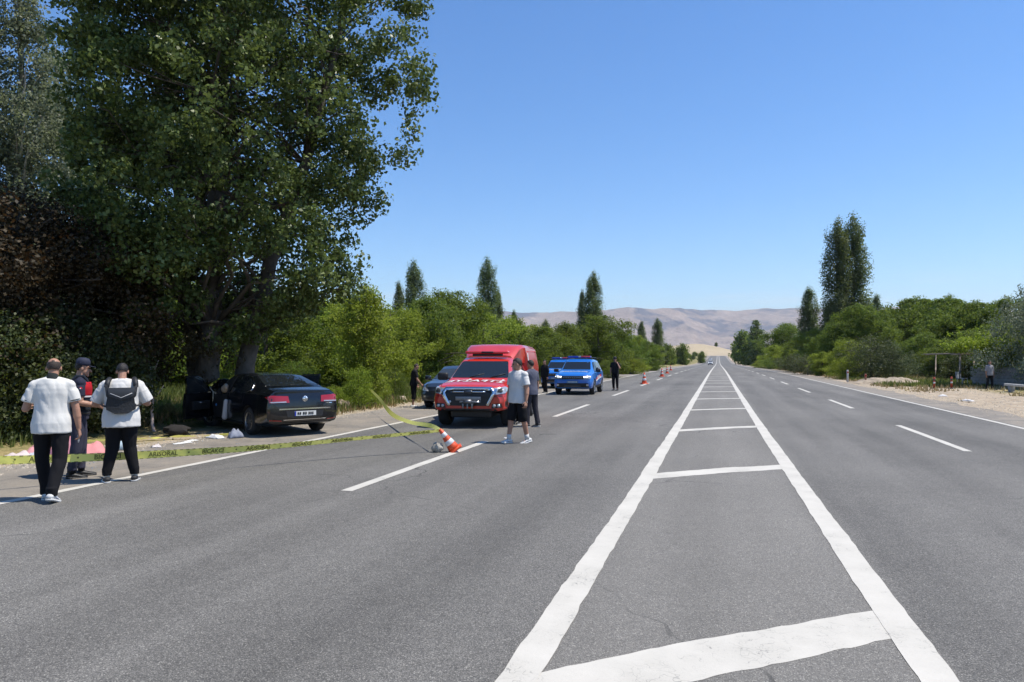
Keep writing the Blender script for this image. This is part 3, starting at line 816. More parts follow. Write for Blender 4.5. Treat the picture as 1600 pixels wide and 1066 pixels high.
# ---------- slim poplars on the skyline
for px, top, D, w, k, lab in ((646, 410, 84, 1.05, "lombardy_a", "tall slim poplar left of the red truck, the taller of a pair"),
                              (622, 442, 82, .8, "lombardy_b", "thin short poplar touching the left of a taller one"),
                              (762, 405, 96, 1.05, "lombardy_a", "tall slim poplar rising above the red truck"),
                              (778, 455, 98, .75, "lombardy_b", "short poplar hugging the right of the one above the red truck"),
                              (803, 486, 100, .7, "lombardy_b", "little pointed poplar right of the red truck canopy"),
                              (727, 482, 100, .8, "lombardy_b", "faint little poplar top between the two tall left poplars"),
                              (853, 500, 110, .95, "lombardy_a", "small dark poplar over the trees left of the patrol cars"),
                              (927, 427, 105, 1.15, "lombardy_a", "tall slim poplar above the blue patrol cars"),
                              (910, 455, 104, .7, "lombardy_b", "thin poplar leaning against the one above the patrol cars"),
                              (1003, 503, 170, 1.15, "lombardy_b", "small far poplar left of the road, left of a pair"),
                              (1028, 499, 175, 1.3, "lombardy_a", "small far poplar left of the road, right of a pair"),
                              (1265, 451, 112, 1.35, "lombardy_b", "pale shorter poplar standing left of the tallest right poplars"),
                              (1310, 345, 100, 1.15, "lombardy_a", "tallest right poplar pair, its left stem"),
                              (1336, 338, 101, 1.2, "lombardy_a", "tallest right poplar pair, its right stem"),
                              (1183, 500, 185, 1.7, "far_poplar", "dark stout poplar beside the far right road edge"),
                              (1371, 462, 130, 1.3, "lombardy_b", "small poplar top peeping over trees right of the tallest pair"),
                              (1300, 470, 130, 1.5, "lombardy_a", "dark poplar low behind the tallest right pair"),
                              (1485, 462, 140, 1.2, "lombardy_b", "small pointed poplar top above the right walnut trees"),
                              (1665, 385, 62, 1.1, "lombardy_a", "poplar cut off by the right border behind the silvery tree")):
    x, y = at(px, D); gz = float(ground_z(x, y)); h = 1.72 + (560 - top) / 1150 * D - gz
    w = w * 14 / h * (h / 14 * .55 + .45) if k != "far_poplar" else w * .75
    plant(k, "lombardy_poplar", x, y, h * 1.01, w, lab, "tree", "slim poplars on the skyline")

# ---------- right side trees
RIGHT = "green trees right of the road"
for px, top, D, w, k, lab in ((1430, 470, 88, 1.0, "walnut", "round walnut tree at the middle of the right trees"),
                              (1392, 486, 92, .9, "walnut", "round green tree right of the tallest poplars"),
                              (1478, 470, 84, 1.0, "walnut", "round green tree above the pergola"),
                              (1525, 476, 78, 1.0, "walnut", "wide green tree left of the silvery tree"),
                              (1345, 480, 80, .9, "walnut", "light green tree below the tallest poplars"),
                              (1580, 470, 75, 1.0, "walnut", "green tree behind the silvery tree"),
                              (1300, 512, 85, 1.0, "bush_c", "dark green tree left of the tallest poplars"),
                              (1275, 515, 100, 1.1, "bush_a", "bright green tree below the pale shorter poplar"),
                              (1245, 530, 118, 1.2, "bush_d", "green tree at the foot of the pale shorter poplar"),
                              (1212, 538, 135, 1.3, "bush_b", "round green bush at the right road edge far away"),
                              (1163, 519, 330, .85, "far_tree", "dark far tree at the right road edge beside the stout poplar"),
                              (1176, 524, 255, .9, "far_tree", "dark far tree in front of the stout poplar"),
                              (1154, 534, 480, .85, "far_tree", "lowest far tree where the right road edge vanishes"),
                              (1225, 527, 160, 1.2, "far_tree", "far tree top right of the stout poplar"),
                              (1330, 528, 66, 1.1, "bush_b", "bright green bush tree by the right road edge"),
                              (1285, 550, 72, 1.3, "bush_a", "low bright bush by the right road edge"),
                              (1445, 522, 72, 1.4, "bush_d", "dark green tree behind the dirt heap"),
                              (1515, 520, 62, 1.3, "bush_c", "dark green tree behind the pergola"),
                              (1480, 533, 64, 1.3, "bush_d", "dark green tree left behind the pergola"),
                              (1560, 510, 58, 1.3, "bush_c", "dark green tree behind the low wall")):
    x, y = at(px, D); gz = float(ground_z(x, y)); h = 1.72 + (560 - top) / 1150 * D - gz
    plant(k, "right_side_tree", x, y, h * 1.03, w, lab, "tree", RIGHT)
for px, top, D, w, k, lab in ((1360, 524, 61, 1.1, "shrub_b", "grey brown dry bush with reddish tips near the dirt heap"),
                              (1395, 535, 60, 1.0, "shrub_b", "dry bush leaning right of the grey brown one"),
                              (1240, 552, 92, 1.6, "shrub_b", "low silvery shrub at the right road edge"),
                              (1262, 556, 78, 1.5, "shrub_b", "second low silvery shrub at the right road edge"),
                              (1315, 560, 62, 1.2, "shrub_a", "low green shrub beside the leaning marker post"),
                              
                              (1478, 552, 66, 1.6, "shrub_c", "low wide green shrub left behind the pergola"),
                              (1410, 556, 66, 2.4, "shrub_b", "low silvery shrub between the dry bush and the pergola"),
                              (1508, 552, 53, 1.3, "dark_shrub", "dark shrub just behind the pergola posts"),  # these two shrubs take the darkest leaf colour to paint in the shaded interior
                              (1540, 548, 52, 1.3, "dark_shrub", "dark shrub under the grape vine"),
                              (1190, 562, 150, 2.2, "shrub_a", "small bright bush at the far right road edge"),
                              (1202, 560, 128, 1.6, "shrub_c", "small dark bush at the far right road edge")):
    x, y = at(px, D); gz = float(ground_z(x, y)); h = 1.72 + (560 - top) / 1150 * D - gz
    plant(k, "right_side_shrub", x, y, max(.6, h), w, lab, "shrub", "shrubs right of the road")
for i in range(16):
    D = 235 * 1.085 ** i
    if D > 790: break
    X = 16 + rng_place.uniform(0, 10)
    plant("far_tree", "far_roadside_tree", X, D, rng_place.uniform(3, 5), 1.2, "small far tree on the right side of the distant road", "tree", "small far trees lining the right side of the distant road")
for i in range(12):
    px = 1240 + i * 32 + rng_place.uniform(-10, 10); D = 118 + rng_place.uniform(0, 40)
    x, y = at(px, D); plant("bush_c", "orchard_tree", x, y, 1.72 + (560 - rng_place.uniform(498, 520)) / 1150 * D, 1.2, "green tree half hidden in the second row right of the road", "tree", "trees filling the second row right of the road")

# silvery oleaster tree at the right edge
def oleaster():
    rng = np.random.default_rng(71)
    C = envelope(860, lambda t: 3.9 * min(1, (t + .35) / .5) * max(0, 1 - t ** 2.2) ** .7, rng, 6.0, gap=.42, nsc=.7, lumps=.55, shell=.45, seed=7)
    cm = crown_mesh("crown", C, 68, .26, .10, rng, .1, .3); cm.materials.append(L_OLIVE)
    tm = trunk_mesh("trunk", 5.6, .18, C, rng, 40, .12); tm.materials.append(BARK)
    PROTO["oleaster"] = (cm, tm, 6.0)
oleaster()
x, y = at(1684, 41.5); plant("oleaster", "oleaster_tree", x, y, 7.4, .80, "silvery grey green tree overhanging the low wall at the right edge", "tree")

# ---------- grass, as loose ground cover
def grass(name, n, xr, yr, keep, h, m, seed, label):
    rng = np.random.default_rng(seed)
    x = rng.uniform(*xr, n); y = yr[0] + (yr[1] - yr[0]) * rng.random(n) ** 1.5
    k = keep(x, y, rng); x, y = x[k], y[k]; n = len(x)
    z = ground_z(x, y); hh = h * rng.uniform(.4, 1.35, n) * (.5 + vnoise(x, y, .6, seed)); th = rng.uniform(0, 2 * np.pi, n); w = .006 + .0009 * np.hypot(x, y)
    lean = rng.normal(size=(n, 2)) * hh[:, None] * .35
    A = np.stack([x - np.cos(th) * w, y - np.sin(th) * w, z - .02], -1); B = np.stack([x + np.cos(th) * w, y + np.sin(th) * w, z - .02], -1)
    T = np.stack([x + lean[:, 0], y + lean[:, 1], z + hh], -1)
    o = link(name, np_mesh(name, np.stack([A, B, T], 1).reshape(-1, 3), tris=np.arange(3 * n).reshape(-1, 3)), None, m)
    return tag(o, label, None, None, "stuff")
M_GRASS_G = m_leaf("green_grass_blade", (.05, .075, .018), (.10, .135, .035), (.18, .20, .06), .6, .35)
M_GRASS_D = m_leaf("dry_grass_blade", (.20, .15, .07), (.34, .27, .13), (.48, .40, .22), .8, .2, (.4, .3, .12))
grass("green_grass", 90000, (-32, -11.4), (10, 62), lambda x, y, r: (vnoise(x, y, .35, 8) + r.random(len(x)) * .35 > .52) & (x < -11.5 - .5 * r.random(len(x))) & ((y > 17) | (x < -13.0)), .34, M_GRASS_G, 81, "green grass under the left trees")
grass("dry_grass", 60000, (-20, -10.9), (12, 130), lambda x, y, r: (vnoise(x, y, .5, 9) + r.random(len(x)) * .4 > .5) & (x < -11.1 - .7 * r.random(len(x))) & ((y > 18) | (x < -13.2)), .22, M_GRASS_D, 82, "dry straw grass along the left verge")
grass("dry_grass", 70000, (9.2, 34), (18, 140), lambda x, y, r: (vnoise(x, y, .45, 10) + r.random(len(x)) * .4 > np.where((y < 49) & (x < 13.5), .98, .5)) & (x > 9.3 + .7 * r.random(len(x))), .2, M_GRASS_D, 83, "dry straw grass round the dirt forecourt")
grass("green_grass", 60000, (10, 40), (50, 120), lambda x, y, r: vnoise(x, y, .25, 11) + r.random(len(x)) * .35 > .66, .26, M_GRASS_G, 84, "green grass and weeds behind the dirt heap")
# ================================================================ VEHICLES
def paint(name, c, rough=.28, coat=.9): return mat(name, c, rough, 0.0, .5, coat=coat, var=.05, vscale=3)
P_BLACK = paint("black_car_paint", (.004, .005, .007), .2, .45); P_RED = paint("fire_red_paint", (.52, .024, .012), .35)
P_BLUE = paint("patrol_blue_paint", (.008, .15, .55), .35); P_NAVY = paint("dark_blue_grey_paint", (.016, .024, .038)); P_WHITE = paint("white_car_paint", (.6, .6, .6))
GLASS = mat("tinted_car_glass", (.012, .015, .017), .04, 0, .6); GLASS2 = mat("clear_side_glass", (.03, .035, .036), .05, 0, .6)
BLACKP = mat("black_plastic", (.012, .012, .013), .55); RUBBER = mat("tyre_rubber", (.016, .016, .017), .85, bump=.3, bscale=60)
CHROME = mat("chrome", (.62, .63, .65), .12, 1.0); ALLOY = mat("grey_alloy", (.30, .30, .31), .35, .9); ALLOYD = mat("dark_alloy", (.09, .09, .095), .4, .7)
WELL = mat("wheel_well_black", (.006, .006, .006), .95); REDL = mat("red_tail_lens", (.30, .006, .008), .15, coat=1.0)
LENS = mat("clear_headlamp_lens", (.42, .43, .44), .08, .35, .8, coat=1.0); WHITEV = mat("white_vinyl", (.62, .62, .62), .5); REDV = mat("red_vinyl", (.5, .02, .02), .5)
PLATE = mat("white_number_plate", (.60, .60, .58), .45); PLATEB = mat("blue_plate_band", (.01, .03, .30), .45); INK = mat("black_print", (.01, .01, .01), .6)
LAMP_ON = mat("daytime_running_light", (.8, .8, .8), .2, emit=(1, .98, .92), emit_s=2.2)
BLUEL = mat("blue_beacon_lens", (.02, .05, .35), .15, coat=1.0); REDB = mat("red_beacon_lens", (.55, .03, .03), .2, coat=1.0)
AIRBAG = mat("white_airbag_cloth", (.42, .41, .42), .9); INTERIOR = mat("dark_interior", (.004, .004, .005), .9); TAN = mat("beige_trim", (.30, .25, .20), .9)
STEEL = mat("dull_steel", (.22, .22, .23), .45, .8)

class Car:
    def __init__(s, root, st, body, arches, wheel_r, n=84, deform=None, name="body", well_y=.45):
        s.root = root
        X = np.array([r[0] for r in st]); A = np.array([r[1:] for r in st], float)
        xs = np.unique(np.concatenate([np.linspace(X[0], X[-1], n), X])); xs = xs[np.concatenate([[True], np.diff(xs) > .004])]
        V = np.stack([np.interp(xs, X, A[:, k]) for k in range(A.shape[1])], -1)
        # light smoothing that leaves the ends alone
        for _ in range(2):
            W = V.copy(); W[1:-1] = .25 * V[:-2] + .5 * V[1:-1] + .25 * V[2:]; V = W
        rings = []
        for x, (zb, w, zs, ws, zr, wr, zt) in zip(xs, V):
            h = zs - zb
            half = [(0, zb), (.78 * w, zb), (.93 * w, zb + .035), (.975 * w, zb + .14 * h), (w, zb + .42 * h), (w * .998, zb + .62 * h), (ws + .012, zs - .10 * h), (ws, zs), (ws - .03, zs + .02)]
            a = half[-1]; b = (wr + .012, zr - .03)
            for t in (.33, .67): half.append((a[0] + (b[0] - a[0]) * t + .012, a[1] + (b[1] - a[1]) * t))
            half += [b, (wr - .045, zr + .45 * (zt - zr)), (wr * .72, zt - .22 * (zt - zr)), (wr * .38, zt - .05 * (zt - zr)), (0, zt)]
            loop = half + [(-y, z) for y, z in half[-2:0:-1]]
            rings.append([(x, y, z) for y, z in loop])
        g = Geo(); g.rings(rings)
        if deform: g.v = [deform(Vector(p)) for p in g.v]
        me = g.mesh(name); bm = bmesh.new(); bm.from_mesh(me); bmesh.ops.recalc_face_normals(bm, faces=bm.faces); bm.to_mesh(me)
        s.bvh = BVHTree.FromBMesh(bm); bm.free()
        me.materials.append(body); me.materials.append(WELL)
        o = link(name, me, root)
        cut = Geo()
        for x in arches:
            for sd in (-1, 1):
                cut.tube([(x, sd * well_y, wheel_r), (x, sd * 1.3, wheel_r)], wheel_r * 1.16, 28, 0)
        cm = cut.mesh("cut"); bm = bmesh.new(); bm.from_mesh(cm); bmesh.ops.recalc_face_normals(bm, faces=bm.faces); bm.to_mesh(cm); bm.free()
        cm.materials.append(WELL); co = link("cut", cm)
        md = o.modifiers.new("b", 'BOOLEAN'); md.operation = 'DIFFERENCE'; md.object = co; md.solver = 'EXACT'; md.material_mode = 'TRANSFER'
        # evaluate without the root's placement
        pm = o.parent; o.parent = None
        dg = bpy.context.evaluated_depsgraph_get(); new = bpy.data.meshes.new_from_object(o.evaluated_get(dg))
        o.modifiers.clear(); old = o.data; o.data = new; new.name = name; o.parent = pm
        bpy.data.objects.remove(co); bpy.data.meshes.remove(old); bpy.data.meshes.remove(cm)
        new.polygons.foreach_set("use_smooth", [True] * len(new.polygons)); new.set_sharp_from_angle(angle=R(32))
        s.body = o
    def cast(s, view, u, v):
        if view == 'left': o, d = Vector((u, 4, v)), Vector((0, -1, 0))
        elif view == 'right': o, d = Vector((u, -4, v)), Vector((0, 1, 0))
        elif view == 'front': o, d = Vector((6, u, v)), Vector((-1, 0, 0))
        elif view == 'rear': o, d = Vector((-6, u, v)), Vector((1, 0, 0))
        else: o, d = Vector((u, v, 5)), Vector((0, 0, -1))
        hit, nrm, _, _ = s.bvh.ray_cast(o, d)
        if hit is None: return None
        if nrm.dot(d) > 0: nrm = -nrm
        return hit, nrm
    def project(s, bm, view, off):
        for v in list(bm.verts):
            r = s.cast(view, v.co.x, v.co.y)
            if r is None:
                near = s.bvh.find_nearest(Vector((v.co.x, 0, v.co.y)) if view in ('left', 'right') else (Vector((2, v.co.x, v.co.y)) if view == 'front' else (Vector((-2.4, v.co.x, v.co.y)) if view == 'rear' else Vector((v.co.x, v.co.y, 1.5)))))
                v.co = near[0] + near[1] * off
            else: v.co = r[0] + r[1] * off
    def decal(s, name, view, poly, m, parent=None, off=.006, cuts=5, smooth=True, rnd=0.0):
        """a thin panel following the body, outlined by poly in the given view"""
        bm = bmesh.new(); vs_ = [bm.verts.new((p[0], p[1], 0)) for p in poly]; f = bm.faces.new(vs_)
        if rnd: bmesh.ops.bevel(bm, geom=list(bm.verts), offset=rnd, segments=3, affect='VERTICES', profile=.5)
        bmesh.ops.triangulate(bm, faces=bm.faces)
        bmesh.ops.subdivide_edges(bm, edges=bm.edges, cuts=cuts, use_grid_fill=True)
        bmesh.ops.triangulate(bm, faces=bm.faces)
        s.project(bm, view, off)
        bmesh.ops.recalc_face_normals(bm, faces=bm.faces)
        me = bpy.data.meshes.new(name); bm.to_mesh(me); bm.free(); me.materials.append(m)
        me.polygons.foreach_set("use_smooth", [smooth] * len(me.polygons))
        return link(name, me, parent or s.root)
    def line(s, name, view, pts, w, m, parent=None, off=.005):
        poly = []
        g = Geo()
        for a, b in zip(pts[:-1], pts[1:]):
            n = max(2, int(math.dist(a, b) / .06)); d = Vector((b[0] - a[0], b[1] - a[1])).normalized(); nn = Vector((-d.y, d.x)) * w / 2
            row = []
            for i in range(n + 1):
                t = i / n; p = Vector(a).lerp(Vector(b), t)
                for sgn in (1, -1):
                    q = p + nn * sgn; r = s.cast(view, q.x, q.y)
                    if r is None: row.append(None)
                    else: row.append(r[0] + r[1] * off)
            vs_ = []; fs_ = []
            for i in range(n):
                k = row[2*i:2*i+4]
                if None in k: continue
                b0 = len(vs_); vs_ += [k[0], k[1], k[3], k[2]]; fs_.append((b0, b0+1, b0+2, b0+3))
            g.add(vs_, fs_)
        return g.obj(name, m, parent or s.root)
    def text(s, name, string, view, centre, size, m, parent=None, mirror=False, off=.009, sx=1.0):
        bm = text_bm(string, size, sx)
        for v in bm.verts:
            tx, ty = v.co.x, v.co.y
            if view == 'top': v.co = Vector((centre[0] - ty, centre[1] + (-tx if mirror else tx), 0))
            elif view == 'left': v.co = Vector((centre[0] - tx, centre[1] + ty, 0))
            elif view == 'right': v.co = Vector((centre[0] + tx, centre[1] + ty, 0))
            elif view == 'front': v.co = Vector((centre[0] + tx, centre[1] + ty, 0))
            else: v.co = Vector((centre[0] - tx, centre[1] + ty, 0))
        s.project(bm, view, off)
        me = bpy.data.meshes.new(name); bm.to_mesh(me); bm.free(); me.materials.append(m)
        return link(name, me, parent or s.root)
    def wheel(s, x, y, r, w, rim, spokes=5, steer=0.0):
        sd = 1 if y > 0 else -1
        g = Geo(); h = w / 2
        g.lathe([(r*.60, -h*.9), (r*.68, -h), (r*.90, -h), (r*.98, -h*.75), (r, -h*.4), (r, h*.4), (r*.98, h*.75), (r*.90, h), (r*.68, h), (r*.60, h*.9), (r*.60, -h*.9)], 'y', seg=32, caps=False)
        o = g.obj("wheel", RUBBER, s.root); o.location = (x, y, r); o.rotation_euler = (0, 0, steer)
        g = Geo()
        g.lathe([(r*.66, sd*h*.96), (r*.62, sd*h*1.0), (r*.58, sd*h*.9), (r*.56, sd*h*.3)], 'y', seg=28, caps=False)
        g.lathe([(.001, sd*h*.86), (r*.13, sd*h*.84), (r*.15, sd*h*.7)], 'y', seg=14)
        for k in range(spokes):
            a = 2 * math.pi * k / spokes + .3
            M = Matrix.Rotation(a, 4, 'Y')
            g.box((r*.36, sd*h*.74, 0), (r*.50, .02, r*(.62/spokes)), 0, M)
        g.lathe([(.001, sd*h*.28), (r*.56, sd*h*.26), (r*.56, sd*h*.2)], 'y', seg=20, mat=1)
        g.obj("rim", [rim, WELL], o, sharp=35)
        return o

def text_bm(string, size, sx=1.0):
    cu = bpy.data.curves.new("t", 'FONT'); cu.body = string; cu.size = size; cu.align_x = 'CENTER'; cu.align_y = 'CENTER'; cu.resolution_u = 2; cu.offset = size * .022
    o = bpy.data.objects.new("t", cu); col.objects.link(o)
    dg = bpy.context.evaluated_depsgraph_get(); me = bpy.data.meshes.new_from_object(o.evaluated_get(dg))
    bm = bmesh.new(); bm.from_mesh(me)
    bpy.data.objects.remove(o); bpy.data.curves.remove(cu); bpy.data.meshes.remove(me)
    for v in bm.verts: v.co.x *= sx
    return bm

def handle(car, x, y, z, m, parent=None):
    r = car.cast('left' if y > 0 else 'right', x, z)
    g = Geo(); g.box((r[0].x, r[0].y + (.018 if y > 0 else -.018), z), (.17, .03, .03), 0, None, .01)
    return g.obj("door_handle", m, parent or car.root)
def mirror(car, x, y, z, m, s=1.0):
    sd = 1 if y > 0 else -1
    g = Geo(); g.box((x, y + sd * .10 * s, z + .03), (.10 * s, .22 * s, .16 * s), 0, None, .035 * s); g.box((x + .01, y - sd * .03, z - .02), (.07, .12, .04), 1, None, .01)
    return g.obj("wing_mirror", [m, BLACKP], car.root)
def seams(car, xs, z0, z1, sides=('left', 'right')):
    for vw in sides:
        for pts in xs: car.line("door_seam", vw, pts, .012, INK)

def suv(root, lamps=True, text=True, marked=True, pm=P_BLUE):
    st = [(-2.17, .55, .70, .80, .68, .88, .62, .90), (-2.13, .42, .82, .95, .80, 1.05, .70, 1.08), (-2.02, .34, .88, 1.03, .85, 1.16, .70, 1.20), (-1.80, .30, .90, 1.04, .87, 1.42, .66, 1.47),
          (-1.55, .28, .905, 1.04, .875, 1.55, .64, 1.60), (-.6, .26, .905, 1.03, .875, 1.59, .645, 1.655), (.15, .26, .905, 1.02, .87, 1.575, .64, 1.64), (.45, .26, .905, 1.01, .87, 1.49, .635, 1.56),
          (1.02, .26, .905, 1.0, .865, 1.10, .72, 1.14), (1.15, .26, .905, .995, .86, 1.06, .74, 1.11), (1.85, .27, .89, .93, .84, .98, .74, 1.04), (2.05, .30, .86, .88, .80, .93, .68, .97),
          (2.14, .34, .78, .82, .72, .86, .60, .88), (2.17, .40, .68, .76, .62, .79, .52, .80)]
    car = Car(root, st, pm, (-1.335, 1.335), .345)
    W = "window"
    car.decal("windshield", 'front', [(-.66, 1.14), (.66, 1.14), (.585, 1.50), (-.585, 1.50)], GLASS, rnd=.03)
    car.decal("rear_window", 'rear', [(-.60, 1.20), (.60, 1.20), (.54, 1.46), (-.54, 1.46)], GLASS, rnd=.03)
    for vw in ('left', 'right'):
        car.decal("side_window", vw, [(.88, 1.08), (.05, 1.08), (.05, 1.50), (.42, 1.48)], GLASS, rnd=.02)
        car.decal("side_window", vw, [(-.03, 1.08), (-.95, 1.10), (-.95, 1.50), (-.03, 1.51)], GLASS, rnd=.02)
        car.decal("side_window", vw, [(-1.05, 1.12), (-1.62, 1.20), (-1.50, 1.46), (-1.05, 1.49)], GLASS, rnd=.02)
        car.decal("sill_cladding", vw, [(-.95, .27), (.95, .27), (.95, .42), (-.95, .42)], BLACKP, off=.012)
    seams(car, [[(.9, .45), (.95, 1.05)], [(.01, .42), (.01, 1.06)], [(-.98, .75), (-1.0, 1.06)]], 0, 0)
    # face
    g = car.decal("grille", 'front', [(-.70, .72), (.70, .72), (.74, .86), (-.74, .86)], BLACKP, off=.02)
    for k in range(-5, 6): car.decal("grille_mark", 'front', [(k*.085-.02, .77), (k*.085+.02, .77), (k*.085+.02, .80), (k*.085-.02, .80)], ALLOY, off=.03, cuts=1)
    for sd in (-1, 1):
        h = car.decal("headlight", 'front', [(sd*.50, .73), (sd*.80, .74), (sd*.82, .86), (sd*.50, .86)], LENS, off=.026)
        car.decal("running_light", 'front', [(sd*.50, .79), (sd*.78, .81), (sd*.79, .855), (sd*.50, .835)], LAMP_ON if lamps else LENS, h, off=.034, cuts=2)
        car.decal("fog_light", 'front', [(sd*.62, .42), (sd*.72, .42), (sd*.72, .50), (sd*.62, .50)], LENS, off=.02, cuts=2)
    car.decal("lower_bumper", 'front', [(-.74, .36), (.74, .36), (.70, .54), (-.70, .54)], BLACKP, off=.018)
    car.decal("skid_plate", 'front', [(-.42, .37), (.42, .37), (.36, .44), (-.36, .44)], ALLOYD, off=.028)
    pl = car.decal("number_plate", 'front', [(-.26, .54), (.26, .54), (.26, .65), (-.26, .65)], mat("grey_blue_plate", (.10, .22, .36), .5), off=.03, cuts=2)
    for k in range(7): car.decal("plate_character", 'front', [(-.20+k*.06, .57), (-.165+k*.06, .57), (-.165+k*.06, .625), (-.20+k*.06, .625)], WHITEV, pl, off=.036, cuts=1)
    for sd in (-1, 1):
        mirror(car, .83, sd * .90, 1.07, BLACKP)
        handle(car, .15, sd, .92, BLACKP); handle(car, -.85, sd, .93, BLACKP)
        car.decal("tail_light", 'rear', [(sd*.58, .84), (sd*.80, .86), (sd*.80, 1.04), (sd*.60, 1.04)], REDL, off=.02)
        g = Geo(); g.tube([(.15, sd*.60, 1.63), (.0, sd*.60, 1.70), (-1.3, sd*.60, 1.69), (-1.5, sd*.60, 1.60)], .018, 8); g.obj("roof_rail", BLACKP, root)
        for x in (-1.335, 1.335): car.wheel(x, sd * .79, .345, .215, ALLOY, 6)
    if marked:
        g = Geo(); g.box((.02, 0, 1.735), (.26, 1.12, .09), 0, None, .025); g.box((.02, 0, 1.68), (.12, .5, .04), 2)
        lb = g.obj("light_bar", [BLUEL, REDB, BLACKP], root)
        g = Geo(); g.box((.02, .30, 1.74), (.272, .46, .075), 0, None, .02); g.obj("beacon_lens", REDB, lb)
        g = Geo(); g.box((.02, 0, 1.742), (.274, .12, .08), 0, None, .02); g.obj("beacon_centre", LENS, lb)
        car.text("hood_lettering", "JANDARMA", 'top', (1.62, 0), .27, WHITEV, mirror=True, sx=.86)
        for vw in ('left', 'right'):
            car.decal("white_stripe", vw, [(.95, .60), (-1.0, .74), (-1.0, .80), (.95, .66)], WHITEV, off=.008)
            car.decal("red_stripe", vw, [(.95, .66), (-1.0, .80), (-1.0, .93), (.95, .74)], REDV, off=.008)
            car.text("door_lettering", "JANDARMA", vw, (-.05, .775), .20, WHITEV, off=.014, sx=1.0)
    return car

SUVS = "blue patrol cars parked on the road"
r1 = empty("patrol_car", (-6.62, 36.15, 0), R(-88.4), "blue patrol SUV with lit front lamps standing nearest of the two on the road", "patrol car", SUVS)
suv(r1); r1.scale = (1.03, 1.03, 1.03)
r2 = empty("patrol_car", (-8.95, 42.9, 0), R(-88), "blue patrol SUV half hidden behind the nearer blue one", "patrol car", SUVS)
for ch in list(r1.children):
    c = ch.copy(); col.objects.link(c); c.parent = r2
    for gch in ch.children:
        d = gch.copy(); col.objects.link(d); d.parent = c

# far white car coming down the hill (few pixels)
x, y = at(1110, 290); r3 = empty("white_car", (x, y, float(road_z(y))), R(-90), "tiny white car far away coming down the left carriageway", "car", "far cars on the distant road")
suv(r3, marked=False, pm=P_WHITE)
x, y = at(1110.5, 520); r4 = empty("white_car", (x, y, float(road_z(y))), R(-90), "faint pale speck of a car farther up the left carriageway", "car", "far cars on the distant road")
for ch in r3.children:
    if ch.name.split(".")[0] in ("body", "windshield", "wheel"):
        c = ch.copy(); col.objects.link(c); c.parent = r4

